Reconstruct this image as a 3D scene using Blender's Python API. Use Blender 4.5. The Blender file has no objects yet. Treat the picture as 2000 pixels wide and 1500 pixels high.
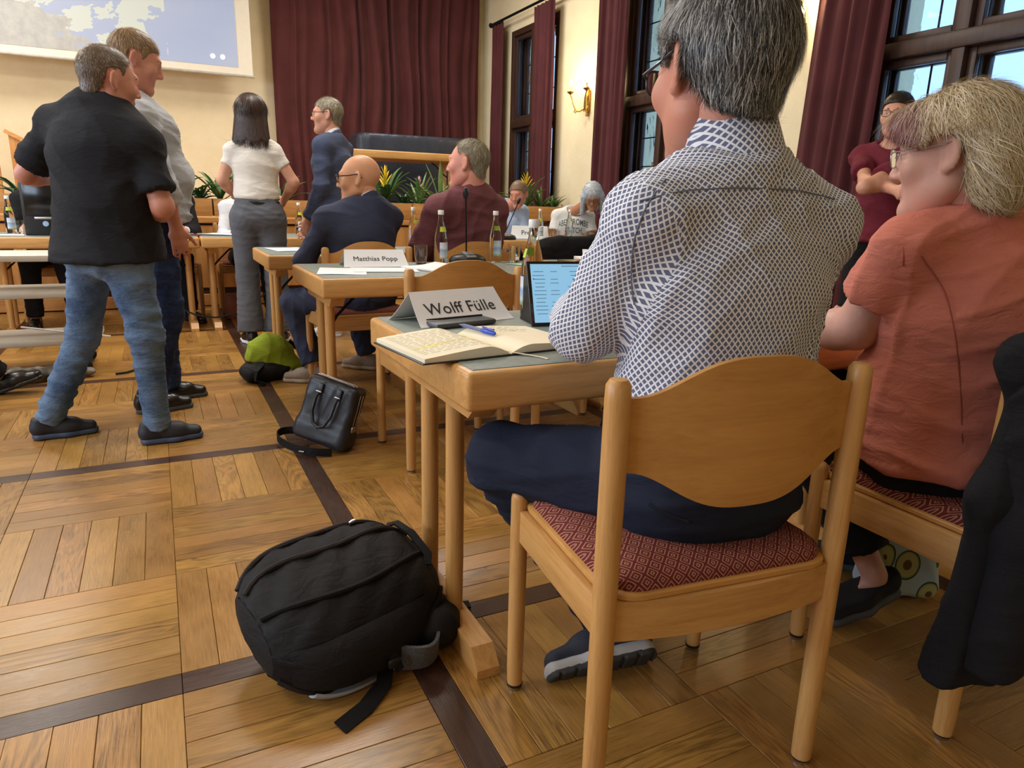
import bpy, bmesh, math, random
import numpy as np
from math import sin, cos, pi, radians, sqrt, atan2
from mathutils import Vector, Matrix

random.seed(7)
RNG = np.random.default_rng(7)
scene = bpy.context.scene
COL = scene.collection

# ------------------------------------------------------------------ camera
CAM_H = 1.06
YAW, PITCH, ROLL, FPX = radians(26.777), radians(14.539), radians(1.522), 1361.2
_f = np.array([sin(YAW) * cos(PITCH), cos(YAW) * cos(PITCH), -sin(PITCH)])
_r0 = np.array([cos(YAW), -sin(YAW), 0.0])
_u0 = np.cross(_r0, _f)
_r = _r0 * cos(ROLL) + _u0 * sin(ROLL)
_u = -_r0 * sin(ROLL) + _u0 * cos(ROLL)
CAM = np.array([0, 0, CAM_H])
cam_data = bpy.data.cameras.new('camera')
cam_data.sensor_width = 36.0
cam_data.lens = FPX / 2000 * 36
cam_data.clip_start = 0.05
cam_obj = bpy.data.objects.new('camera', cam_data)
COL.objects.link(cam_obj)
M = Matrix.Identity(4)
for i in range(3):
    M[i][0], M[i][1], M[i][2], M[i][3] = _r[i], _u[i], -_f[i], CAM[i]
cam_obj.matrix_world = M
scene.camera = cam_obj


def at(x, y, d):
    """surveyed point: photo bearing (x, y) and distance d along the view axis, in metres"""
    return CAM + (_f + _r * (x - 1000) / FPX - _u * (y - 750) / FPX) * d


# ------------------------------------------------------------------ world, lights, exposure
scene.view_settings.view_transform = 'Standard'
scene.view_settings.look = 'None'
scene.view_settings.gamma = 1.0
scene.view_settings.exposure = 0.0
scene.view_settings.use_curve_mapping = False
world = bpy.data.worlds.new('evening_sky')
scene.world = world
world.use_nodes = True
_bg = world.node_tree.nodes['Background']
_bg.inputs[0].default_value = (0.36, 0.62, 1.0, 1)
_bg.inputs[1].default_value = 1.9


def area_light(name, loc, size, power, color, rot=(0, 0, 0), size_y=None):
    l = bpy.data.lights.new(name, 'AREA')
    l.energy = power
    l.color = color
    l.shape = 'RECTANGLE' if size_y else 'SQUARE'
    l.size = size
    if size_y:
        l.size_y = size_y
    o = bpy.data.objects.new(name, l)
    o.location = loc
    o.rotation_euler = rot
    COL.objects.link(o)
    return o


WARM = (1.0, 0.95, 0.88)
LAMP_SPOTS = [(-2.6, 2.2), (1.0, 2.2), (-2.6, 5.2), (1.0, 5.2), (-1.6, 8.2), (2.6, 7.6)]
LAMP_POWER = [58, 24, 80, 78, 80, 78]
LAMP_Z = 4.08
for (lx, ly), pw in zip(LAMP_SPOTS, LAMP_POWER):
    area_light('ceiling_lamp_light', (lx, ly, LAMP_Z - 0.03), 1.0, pw, WARM)
# daylight entering through the tall windows of the left wall
for wy in (0.2, 3.1, 6.0):
    area_light('left_window_daylight', (-4.88, wy, 2.1), 1.15, 100, (0.66, 0.80, 1.0), (0, radians(-90), 0), 2.3)

# ------------------------------------------------------------------ node helpers
class Mat:
    """small wrapper that makes node graphs readable"""

    def __init__(self, name):
        self.m = bpy.data.materials.new(name)
        self.m.use_nodes = True
        self.t = self.m.node_tree
        self.b = self.t.nodes['Principled BSDF']

    def n(self, kind, **kw):
        nd = self.t.nodes.new(kind)
        for k, v in kw.items():
            setattr(nd, k, v)
        return nd

    def put(self, sock, v):
        if isinstance(v, bpy.types.NodeSocket):
            self.t.links.new(v, sock)
        elif isinstance(v, (tuple, list)) and len(v) == 3 and sock.type == 'RGBA':
            sock.default_value = (*v, 1)
        else:
            sock.default_value = v

    def math(self, op, a, b=0.0, c=None):
        nd = self.n('ShaderNodeMath', operation=op)
        self.put(nd.inputs[0], a)
        self.put(nd.inputs[1], b)
        if c is not None:
            self.put(nd.inputs[2], c)
        return nd.outputs[0]

    def coord(self, which='Object', scale=None, rnd=None):
        tc = self.n('ShaderNodeTexCoord')
        out = tc.outputs[which]
        if scale is None and rnd is None:
            return out
        mp = self.n('ShaderNodeMapping')
        self.put(mp.inputs['Vector'], out)
        if scale is not None:
            mp.inputs['Scale'].default_value = scale
        if rnd is not None:
            cb = self.n('ShaderNodeCombineXYZ')
            for i, k in enumerate((37.0, 91.0, 53.0)):
                self.put(cb.inputs[i], self.math('MULTIPLY', rnd, k))
            self.put(mp.inputs['Location'], cb.outputs[0])
        return mp.outputs[0]

    def noise(self, vec, scale=5.0, detail=3.0, rough=0.5, dist=0.0):
        nd = self.n('ShaderNodeTexNoise')
        self.put(nd.inputs['Vector'], vec)
        nd.inputs['Scale'].default_value = scale
        nd.inputs['Detail'].default_value = detail
        nd.inputs['Roughness'].default_value = rough
        nd.inputs['Distortion'].default_value = dist
        return nd.outputs['Fac']

    def ramp(self, fac, stops):
        nd = self.n('ShaderNodeValToRGB')
        self.put(nd.inputs[0], fac)
        el = nd.color_ramp.elements
        while len(el) < len(stops):
            el.new(0.5)
        for e, (p, c) in zip(el, stops):
            e.position = p
            e.color = (*c, 1)
        return nd.outputs[0]

    def mix(self, fac, a, b, blend='MIX'):
        nd = self.n('ShaderNodeMix', data_type='RGBA', blend_type=blend)
        self.put(nd.inputs[0], fac)
        self.put(nd.inputs[6], a)
        self.put(nd.inputs[7], b)
        return nd.outputs[2]

    def bump(self, h, strength=0.3, dist=0.01):
        nd = self.n('ShaderNodeBump')
        nd.inputs['Strength'].default_value = strength
        nd.inputs['Distance'].default_value = dist
        self.put(nd.inputs['Height'], h)
        self.put(self.b.inputs['Normal'], nd.outputs[0])

    def done(self, color=None, rough=None, metal=None, spec=None):
        if color is not None:
            self.put(self.b.inputs['Base Color'], color)
        if rough is not None:
            self.put(self.b.inputs['Roughness'], rough)
        if metal is not None:
            self.b.inputs['Metallic'].default_value = metal
        if spec is not None:
            self.b.inputs['Specular IOR Level'].default_value = spec
        return self.m


def lin(r, g, b):
    """sRGB 0-255 to linear"""
    def c(v):
        v /= 255
        return v / 12.92 if v <= 0.04045 else ((v + 0.055) / 1.055) ** 2.4
    return (c(r), c(g), c(b))


def mul(c, k):
    return tuple(min(1, v * k) for v in c)


def plain(name, col, rough=0.5, metal=0.0, spec=0.5, var=0.12, scale=14.0, bump=0.0):
    m = Mat(name)
    f = m.noise(m.coord('Object'), scale, 4)
    c = m.ramp(f, [(0.3, mul(col, 1 - var)), (0.7, mul(col, 1 + var))])
    if bump:
        m.bump(m.noise(m.coord('Object'), scale * 6, 3), bump, 0.004)
    return m.done(c, rough, metal, spec)


def cloth(name, col, rough=0.85, var=0.1, weave=700.0, bump=0.25, sheen=0.0, crease=0.5, spec=0.25):
    m = Mat(name)
    co = m.coord('Object')
    f = m.noise(co, 5, 4)
    c = m.ramp(f, [(0.3, mul(col, 1 - var)), (0.7, mul(col, 1 + var))])
    fine = m.noise(co, weave, 1)
    big = m.noise(m.coord('Object', (9, 9, 22)), 1.6, 3, 0.55, 0.8)
    h = m.math('ADD', m.math('MULTIPLY', fine, 0.06), m.math('MULTIPLY', big, crease))
    m.bump(h, bump, 0.03)
    if sheen:
        m.b.inputs['Sheen Weight'].default_value = sheen
    return m.done(c, rough, 0, spec)


def denim(name, light, dark):
    m = Mat(name)
    co = m.coord('Object')
    f = m.noise(co, 4.5, 4, 0.6)
    fine = m.noise(m.coord('Object', (400, 400, 60)), 1.0, 2)
    f2 = m.math('ADD', f, m.math('MULTIPLY', m.math('SUBTRACT', fine, 0.5), 0.25))
    c = m.ramp(f2, [(0.35, dark), (0.66, light)])
    m.bump(m.noise(m.coord('Object', (9, 9, 26)), 1.8, 3, 0.55, 0.7), 0.35, 0.03)
    return m.done(c, 0.9, 0, 0.2)


def wood(name, base, dark, axis='z', rough=0.38, scale=1.0, rnd=False, tone=0.1, spec=0.45):
    """fine straight-grained timber; the grain runs along the given object axis"""
    m = Mat(name)
    r = None
    if rnd:
        r = m.n('ShaderNodeObjectInfo').outputs['Random']
    sc = {'x': (1.2, 16, 16), 'y': (16, 1.2, 16), 'z': (16, 16, 1.2)}[axis]
    v = m.coord('Object', tuple(s * scale for s in sc), r)
    g = m.noise(v, 3.0, 5, 0.62, 0.6)
    v2 = m.coord('Object', tuple(s * scale * 7 for s in sc), r)
    p = m.noise(v2, 3.0, 2, 0.5)
    f = m.math('ADD', m.math('MULTIPLY', g, 0.75), m.math('MULTIPLY', p, 0.25))
    c = m.ramp(f, [(0.3, dark), (0.52, base), (0.75, mul(base, 1.16))])
    if rnd:
        k = m.math('MULTIPLY_ADD', r, 2 * tone, 1 - tone)
        hsv = m.n('ShaderNodeHueSaturation')
        m.put(hsv.inputs['Value'], k)
        m.put(hsv.inputs['Color'], c)
        c = hsv.outputs[0]
    m.bump(p, 0.06, 0.003)
    return m.done(c, rough, 0, spec)


def emit(name, col, strength):
    m = Mat(name)
    m.b.inputs['Base Color'].default_value = (*col, 1)
    m.b.inputs['Emission Color'].default_value = (*col, 1)
    m.b.inputs['Emission Strength'].default_value = strength
    return m.m


def glass(name, tint=(0.95, 1, 0.98), rough=0.0, ior=1.45, ripple=0.0, rscale=9.0):
    m = Mat(name)
    m.b.inputs['Transmission Weight'].default_value = 1.0
    m.b.inputs['IOR'].default_value = ior
    if ripple:
        m.bump(m.noise(m.coord('Object', (1, 1, 0.6)), rscale, 2, 0.5, 0.8), ripple, 0.05)
    return m.done(tint, rough)


# ------------------------------------------------------------------ mesh helpers
class MB:
    """collects shapes; build() links them as one mesh object"""

    def __init__(self):
        self.v, self.f, self.mi = [], [], []

    def raw(self, verts, faces, mi=0):
        o = len(self.v)
        self.v += [tuple(map(float, p)) for p in verts]
        self.f += [tuple(int(i) + o for i in fc) for fc in faces]
        self.mi += [mi] * len(faces)
        return self

    def box(self, c, s, r=0.0, rot=None, mi=0, seg=2):
        bm = bmesh.new()
        bmesh.ops.create_cube(bm, size=1.0)
        for v in bm.verts:
            v.co = Vector((v.co.x * s[0], v.co.y * s[1], v.co.z * s[2]))
        if r > 0:
            bmesh.ops.bevel(bm, geom=bm.edges[:], offset=min(r, min(s) * 0.49), segments=seg, profile=0.5, affect='EDGES')
        T = Matrix.Translation(Vector(c))
        if rot is not None:
            T = T @ (rot.to_4x4() if not isinstance(rot, (tuple, list)) else _euler(rot))
        bm.verts.index_update()
        self.raw([T @ v.co for v in bm.verts], [[v.index for v in f.verts] for f in bm.faces], mi)
        bm.free()
        return self

    def rings(self, rings, cap0=True, cap1=True, mi=0, closed=True):
        n = len(rings[0])
        vs = [p for ring in rings for p in ring]
        fs = []
        for i in range(len(rings) - 1):
            for j in range(n if closed else n - 1):
                a, b = i * n + j, i * n + (j + 1) % n
                fs.append((a, b, b + n, a + n))
        if cap0:
            fs.append(tuple(range(n - 1, -1, -1)))
        if cap1:
            fs.append(tuple((len(rings) - 1) * n + j for j in range(n)))
        return self.raw(vs, fs, mi)

    def lathe(self, prof, c=(0, 0, 0), seg=24, axis=None, mi=0, cap=True):
        """prof: list of (radius, height)"""
        Q = Matrix.Identity(3) if axis is None else Vector((0, 0, 1)).rotation_difference(Vector(axis).normalized()).to_matrix()
        rings = []
        for r, h in prof:
            rings.append([Vector(c) + Q @ Vector((max(r, 1e-4) * cos(2 * pi * j / seg), max(r, 1e-4) * sin(2 * pi * j / seg), h)) for j in range(seg)])
        return self.rings(rings, cap, cap, mi)

    def tube(self, pts, rad, seg=10, mi=0, flat=None, up=None, cap=True):
        """sweep along a polyline; rad number or list; flat=(w,h) makes a ribbon"""
        P = [Vector(p) for p in pts]
        n = len(P)
        rad = [rad] * n if not isinstance(rad, (list, tuple)) else rad
        ref = Vector(up) if up is not None else None
        rings = []
        prev = None
        for i in range(n):
            t = (P[min(i + 1, n - 1)] - P[max(i - 1, 0)]).normalized()
            if prev is None:
                b = ref if ref is not None else (Vector((0, 0, 1)) if abs(t.z) < 0.9 else Vector((1, 0, 0)))
            else:
                b = ref if ref is not None else prev
            s = t.cross(b)
            if s.length < 1e-5:
                s = t.cross(Vector((1, 0.3, 0.2)))
            s.normalize()
            b = s.cross(t).normalized()
            prev = b
            if flat:
                w, h = flat[0] / 2 * rad[i], flat[1] / 2 * rad[i]
                rings.append([P[i] + s * w + b * h, P[i] - s * w + b * h, P[i] - s * w - b * h, P[i] + s * w - b * h])
            else:
                rings.append([P[i] + (s * cos(2 * pi * j / seg) + b * sin(2 * pi * j / seg)) * rad[i] for j in range(seg)])
        return self.rings(rings, cap, cap, mi)

    def prism(self, poly, h, T=None, mi=0):
        """polygon in local xy extruded along local z by h"""
        T = T or Matrix.Identity(4)
        n = len(poly)
        vs = [T @ Vector((x, y, 0)) for x, y in poly] + [T @ Vector((x, y, h)) for x, y in poly]
        fs = [tuple(range(n - 1, -1, -1)), tuple(range(n, 2 * n))] + [(i, (i + 1) % n, n + (i + 1) % n, n + i) for i in range(n)]
        return self.raw(vs, fs, mi)

    def grid(self, fn, nu, nv, thick=0.0, mi=0):
        """sheet fn(u,v) -> point with optional thickness along its normal"""
        P = [[Vector(fn(i / nu, j / nv)) for j in range(nv + 1)] for i in range(nu + 1)]
        vs, fs = [], []
        N = [[None] * (nv + 1) for _ in range(nu + 1)]
        for i in range(nu + 1):
            for j in range(nv + 1):
                du = P[min(i + 1, nu)][j] - P[max(i - 1, 0)][j]
                dv = P[i][min(j + 1, nv)] - P[i][max(j - 1, 0)]
                k = du.cross(dv)
                N[i][j] = k.normalized() if k.length > 1e-9 else Vector((0, 0, 1))
        W = nv + 1
        for i in range(nu + 1):
            for j in range(W):
                vs.append(P[i][j] + N[i][j] * thick / 2)
        for i in range(nu):
            for j in range(nv):
                fs.append((i * W + j, (i + 1) * W + j, (i + 1) * W + j + 1, i * W + j + 1))
        if thick:
            o = len(vs)
            for i in range(nu + 1):
                for j in range(W):
                    vs.append(P[i][j] - N[i][j] * thick / 2)
            for i in range(nu):
                for j in range(nv):
                    fs.append((o + i * W + j, o + i * W + j + 1, o + (i + 1) * W + j + 1, o + (i + 1) * W + j))
            edge = [(i, 0) for i in range(nu)] + [(nu, j) for j in range(nv)] + [(i, nv) for i in range(nu, 0, -1)] + [(0, j) for j in range(nv, 0, -1)]
            for k in range(len(edge)):
                a, b = edge[k], edge[(k + 1) % len(edge)]
                ia, ib = a[0] * W + a[1], b[0] * W + b[1]
                fs.append((ib, ia, o + ia, o + ib))
        return self.raw(vs, fs, mi)

    def mesh(self, name, mats, smooth=True, angle=40):
        me = bpy.data.meshes.new(name)
        me.from_pydata(self.v, [], self.f)
        mats = mats if isinstance(mats, (list, tuple)) else [mats]
        for mt in mats:
            me.materials.append(mt)
        if len(mats) > 1:
            me.polygons.foreach_set('material_index', self.mi)
        if smooth:
            me.polygons.foreach_set('use_smooth', [True] * len(me.polygons))
            me.set_sharp_from_angle(angle=radians(angle))
        me.update()
        return me

    def build(self, name, mats, parent=None, loc=None, rot=None, smooth=True, angle=40):
        return link(name, self.mesh(name, mats, smooth, angle), parent, loc, rot)


def _euler(r):
    from mathutils import Euler
    return Euler(r).to_matrix().to_4x4()


def link(name, me, parent=None, loc=None, rot=None):
    o = bpy.data.objects.new(name, me)
    COL.objects.link(o)
    if parent is not None:
        o.parent = parent
    if loc is not None:
        o.location = loc
    if rot is not None:
        o.rotation_euler = rot
    return o


def tag(o, label, cat, group=None):
    o['label'] = label
    o['category'] = cat
    if group:
        o['group'] = group
    return o


def thing(name, label, cat, loc=(0, 0, 0), rz=0.0, group=None):
    o = bpy.data.objects.new(name, None)
    o.empty_display_size = 0.05
    COL.objects.link(o)
    o.location = loc
    o.rotation_euler = (0, 0, rz)
    return tag(o, label, cat, group)


def struct(o):
    o['kind'] = 'structure'
    return o


def dup(root, loc, rz, label, group=None):
    """copy a thing with its parts and sub-parts"""
    r = root.copy()
    COL.objects.link(r)
    r.location = loc
    r.rotation_euler = (0, 0, rz)
    r['label'] = label
    if group:
        r['group'] = group
    for ch in list(root.children):
        c = ch.copy()
        COL.objects.link(c)
        c.parent = r
        for g in list(ch.children):
            d = g.copy()
            COL.objects.link(d)
            d.parent = c
    return r


def text_mesh(body, size, bold=0.0, space=1.0):
    cu = bpy.data.curves.new('lettering', 'FONT')
    cu.body = body
    cu.size = size
    cu.align_x = 'CENTER'
    cu.align_y = 'CENTER'
    cu.resolution_u = 3
    cu.offset = bold
    cu.space_character = space
    cu.extrude = 0.0002
    tmp = bpy.data.objects.new('lettering', cu)
    COL.objects.link(tmp)
    dg = bpy.context.evaluated_depsgraph_get()
    me = bpy.data.meshes.new_from_object(tmp.evaluated_get(dg))
    bpy.data.objects.remove(tmp)
    bpy.data.curves.remove(cu)
    me.name = 'lettering'
    return me


def text_part(body, size, mat, parent, T, bold=0.0, name='lettering', space=1.0):
    me = text_mesh(body, size, bold, space)
    me.materials.clear()
    me.materials.append(mat)
    me.transform(T)
    return link(name, me, parent)

# ------------------------------------------------------------------ palette
BEECH = wood('beech', lin(206, 156, 94), lin(184, 132, 72), 'z', 0.36)
BEECH_X = wood('beech_along_x', lin(206, 156, 94), lin(184, 132, 72), 'x', 0.36)
BEECH_Y = wood('beech_along_y', lin(206, 156, 94), lin(184, 132, 72), 'y', 0.36)
BEECH_PLY = wood('beech_plywood', lin(204, 150, 84), lin(186, 130, 66), 'x', 0.33, 0.5)
PANELWOOD = wood('stage_oak', lin(196, 142, 80), lin(164, 112, 58), 'z', 0.5, 0.6)
PANELWOOD_X = wood('stage_oak_along_x', lin(196, 142, 80), lin(164, 112, 58), 'x', 0.5, 0.6)
DARKWOOD = wood('dark_window_wood', lin(66, 44, 34), lin(44, 28, 22), 'z', 0.42, 0.8)
PLASTER = Mat('cream_plaster')
_c = PLASTER.coord('Object')
PLASTER.bump(PLASTER.noise(_c, 38, 5, 0.6), 0.25, 0.012)
PLASTER = PLASTER.done(PLASTER.ramp(PLASTER.noise(_c, 3.0, 5, 0.6), [(0.3, lin(226, 211, 174)), (0.7, lin(236, 223, 188))]), 0.92, 0, 0.2)
BLACK_METAL = plain('black_metal', lin(30, 30, 32), 0.4, 0.6)
BLACK_PLASTIC = plain('black_plastic', lin(22, 22, 24), 0.42)
STEEL = plain('steel', lin(190, 190, 192), 0.28, 1.0)
BRASS = plain('aged_brass', lin(168, 132, 66), 0.34, 1.0, var=0.3)
PAPER = plain('white_paper', lin(236, 236, 240), 0.8, var=0.02)
INK = plain('black_ink', lin(38, 38, 42), 0.7)
CLEAR = glass('clear_glass')
WATER = glass('water', (0.93, 0.98, 0.95), 0.0, 1.33)


def curtain_mat(name, col):
    m = Mat(name)
    co = m.coord('Object')
    c = m.ramp(m.noise(co, 3, 4), [(0.3, mul(col, 0.85)), (0.7, mul(col, 1.15))])
    m.bump(m.noise(co, 420, 2), 0.2, 0.003)
    m.b.inputs['Sheen Weight'].default_value = 0.06
    return m.done(c, 0.9, 0, 0.15)


BURGUNDY = curtain_mat('burgundy_velvet', lin(82, 42, 41))
BURGUNDY2 = curtain_mat('burgundy_window_cloth', lin(82, 42, 44))


# ------------------------------------------------------------------ floor
def floorboard(name, base, dark, loose):
    m = Mat(name)
    if loose:
        r = m.n('ShaderNodeObjectInfo').outputs['Random']
    else:
        at_ = m.n('ShaderNodeAttribute')
        at_.attribute_name = 'tone'
        r = at_.outputs['Fac']
    v = m.coord('UV', (1.0, 1.0, 1.0), r)

    def sc(k):
        mp = m.n('ShaderNodeMapping')
        m.put(mp.inputs['Vector'], v)
        mp.inputs['Scale'].default_value = k
        return mp.outputs[0]
    big = m.noise(sc((1.6, 9.0, 1.0)), 1.0, 3, 0.55, 0.9)
    bands = m.math('SINE', m.math('MULTIPLY', big, 70.0))
    bands = m.math('MULTIPLY_ADD', bands, 0.5, 0.5)
    strength = m.math('MULTIPLY', m.math('GREATER_THAN', m.math('FRACT', m.math('MULTIPLY', r, 7.31)), 0.6), 0.17)
    fine = m.noise(sc((14.0, 260.0, 1.0)), 1.0, 3, 0.6)
    pores = m.noise(sc((30.0, 420.0, 1.0)), 1.0, 1)
    mott = m.noise(sc((5.0, 8.0, 1.0)), 1.0, 4, 0.6)
    f = m.math('ADD', m.math('MULTIPLY', fine, 0.55), m.math('MULTIPLY', mott, 0.45))
    f = m.math('SUBTRACT', f, m.math('MULTIPLY', bands, strength))
    c = m.ramp(f, [(0.16, dark), (0.40, mul(base, 0.80)), (0.62, mul(base, 1.16))])
    hsv = m.n('ShaderNodeHueSaturation')
    tone = m.math('MULTIPLY_ADD', m.math('FRACT', m.math('MULTIPLY', r, 3.77)), 0.42, 0.74)
    m.put(hsv.inputs['Value'], tone)
    m.put(hsv.inputs['Hue'], m.math('MULTIPLY_ADD', m.math('FRACT', m.math('MULTIPLY', r, 5.13)), 0.010, 0.497))
    m.put(hsv.inputs['Color'], c)
    m.bump(m.math('ADD', pores, m.math('MULTIPLY', mott, 0.4)), 0.07, 0.004)
    rough = m.math('MULTIPLY_ADD', mott, 0.22, 0.20)
    return m.done(hsv.outputs[0], rough, 0, 0.5)


OAK, OAK_D = lin(168, 122, 62), lin(100, 68, 34)
WENGE, WENGE_D = lin(74, 50, 38), lin(44, 29, 24)
FLOOR_L = floorboard('oak_parquet', OAK, OAK_D, True)
FLOOR_S = floorboard('oak_parquet_far', OAK, OAK_D, False)
STRIP_L = floorboard('dark_parquet_strip', WENGE, WENGE_D, True)
STRIP_S = floorboard('dark_parquet_strip_far', WENGE, WENGE_D, False)

B, SW = 0.482, 0.074
PER = 3 * B + SW
X0, Y0 = 0.479 + SW / 2, 1.52 + SW / 2          # a block corner right behind a crossing of dark strips
XMIN, XMAX, YMIN, YMAX = -5.0, 4.5, -4.0, 7.45
floor = struct(MB().box(((XMIN + XMAX) / 2, (YMIN + YMAX + 0.2) / 2, -0.06), (XMAX - XMIN, YMAX - YMIN + 0.2, 0.09)).build('floor', plain('joint_dark', lin(40, 28, 18), 0.8)))


def board_mesh(lx, ly, mat, bev=0.0011):
    mb = MB().box((0, 0, -0.0075), (lx - 0.0012, ly - 0.0012, 0.015), bev, seg=1)
    me = mb.mesh('plank', mat, False)
    uv = me.uv_layers.new(name='UVMap')
    for lp in me.loops:
        co = me.vertices[lp.vertex_index].co
        uv.data[lp.index].uv = (co.x, co.y)
    return me


planks = []          # (x, y, length, width, along_y, dark)
for ci in range(-14, 12):
    xa = X0 + (ci // 3) * PER + (ci % 3) * B
    for cj in range(-14, 14):
        # cj = 0 is the block just before the strip at 1.52
        ya = (Y0 - SW - B) + ((cj + 2) // 3) * PER + ((cj + 2) % 3 - 2) * B
        if xa > XMAX - 0.02 or xa + B < XMIN + 0.02 or ya > YMAX - 0.02 or ya + B < YMIN + 0.02:
            continue
        for k in range(6):
            if (ci + cj) % 2 == 0:
                planks.append((xa + (k + 0.5) * B / 6, ya + B / 2, B, B / 6, True, False))
            else:
                planks.append((xa + B / 2, ya + (k + 0.5) * B / 6, B, B / 6, False, False))
for i in range(-4, 5):
    for j in range(-4, 6):
        sx, sy = 0.479 + i * PER, 1.52 + j * PER
        planks.append((sx, sy, SW, SW, True, True))
        for k in range(3):
            planks.append((sx, sy + SW / 2 + (k + 0.5) * B, B, SW, True, True))
            planks.append((sx + SW / 2 + (k + 0.5) * B, sy, B, SW, False, True))


def shown_size(p):
    v = np.array([p[0], p[1], 0]) - CAM
    z = v @ _f
    if z < 0.3:
        return -1
    x, y = 1000 + FPX * (v @ _r) / z, 750 - FPX * (v @ _u) / z
    if not (-60 < x < 2060 and 0 < y < 1600):
        return -1
    return p[2] * p[3] * CAM_H / (z ** 3)


order = sorted(range(len(planks)), key=lambda i: -shown_size(planks[i]))
single = set(i for i in order[:300] if shown_size(planks[i]) > 0)
me_oak, me_dark, me_sq = board_mesh(B, B / 6, FLOOR_L), board_mesh(B, SW, STRIP_L), board_mesh(SW, SW, STRIP_L)
far = {False: [[], [], [], []], True: [[], [], [], []]}
for i, (x, y, ln, wd, along, dark) in enumerate(planks):
    if x - 0.25 > XMAX or x + 0.25 < XMIN or y - 0.25 > YMAX or y + 0.25 < YMIN:
        continue
    if i in single:
        o = link('plank', me_dark if (dark and ln > wd) else me_sq if dark else me_oak, floor, (x, y, 0.0), (0, 0, pi / 2 if along else 0))
        continue
    V, Fc, UV, T = far[dark]
    hl, hw = ln / 2 - 0.0006, wd / 2 - 0.0006
    ex, ey = (hw, hl) if along else (hl, hw)
    o = len(V)
    xa, xb = max(x - ex, XMIN), min(x + ex, XMAX)
    ya, yb = max(y - ey, YMIN), min(y + ey, YMAX)
    if xa >= xb or ya >= yb:
        continue
    V += [(xa, ya, 0), (xb, ya, 0), (xb, yb, 0), (xa, yb, 0), (xa, ya, -0.015), (xb, ya, -0.015), (xb, yb, -0.015), (xa, yb, -0.015)]
    Fc += [tuple(o + q for q in f) for f in ((0, 1, 2, 3), (0, 4, 5, 1), (1, 5, 6, 2), (2, 6, 7, 3), (3, 7, 4, 0))]
    UV += [((p[1] - y, p[0] - x) if along else (p[0] - x, p[1] - y)) for p in V[o:]]
    T += [random.random()] * 8
for dark in (False, True):
    V, Fc, UV, T = far[dark]
    me = bpy.data.meshes.new('planks')
    me.from_pydata(V, [], Fc)
    me.materials.append(STRIP_S if dark else FLOOR_S)
    a = me.attributes.new('tone', 'FLOAT', 'POINT')
    a.data.foreach_set('value', T)
    ul = me.uv_layers.new(name='UVMap')
    for lp in me.loops:
        ul.data[lp.index].uv = UV[lp.vertex_index]
    o = link('dark_planks' if dark else 'planks', me, floor)
    o['kind'] = 'stuff'

# ------------------------------------------------------------------ walls and ceiling
CEIL, YB, XR = 4.2, 10.15, 4.5
struct(MB().box(((XMIN + XR) / 2, (YMIN + YB) / 2, CEIL + 0.1), (XR - XMIN + 1, YB - YMIN + 1, 0.2)).build('ceiling', PLASTER))
struct(MB().box((-0.25, YB + 0.15, 2.1), (9.5 + 0.9, 0.3, 4.2)).build('wall_back', PLASTER))
struct(MB().box((XMIN - 0.15, 3.07, 2.1), (0.3, 14.2, 4.2)).build('wall_left', PLASTER))
struct(MB().box((-0.25, YMIN - 0.15, 2.1), (9.5, 0.3, 4.2)).build('wall_rear', PLASTER))
WINS = [8.55, 5.85, 2.95]
WHW, WZ0, WZ1, WZT = 0.64, 0.85, 3.28, 2.1
mb = MB()
edges = [YB]
for wy in WINS:
    edges += [wy + WHW, wy - WHW]
edges.append(YMIN)
for k in range(0, len(edges), 2):
    a, b = edges[k], edges[k + 1]
    mb.box((XR + 0.25, (a + b) / 2, 2.1), (0.5, a - b, 4.2))
for wy in WINS:
    mb.box((XR + 0.25, wy, WZ0 / 2), (0.5, 2 * WHW, WZ0))
    mb.box((XR + 0.25, wy, (WZ1 + 4.2) / 2), (0.5, 2 * WHW, 4.2 - WZ1))
struct(mb.build('wall_right', PLASTER, smooth=False))

PANE_IN = glass('inner_pane', (0.97, 0.99, 1.0), 0.0, 1.12)
PANE_OUT = glass('rippled_old_pane', (0.93, 0.97, 1.0), 0.0, 1.2, 1.0, 6.0)


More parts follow.
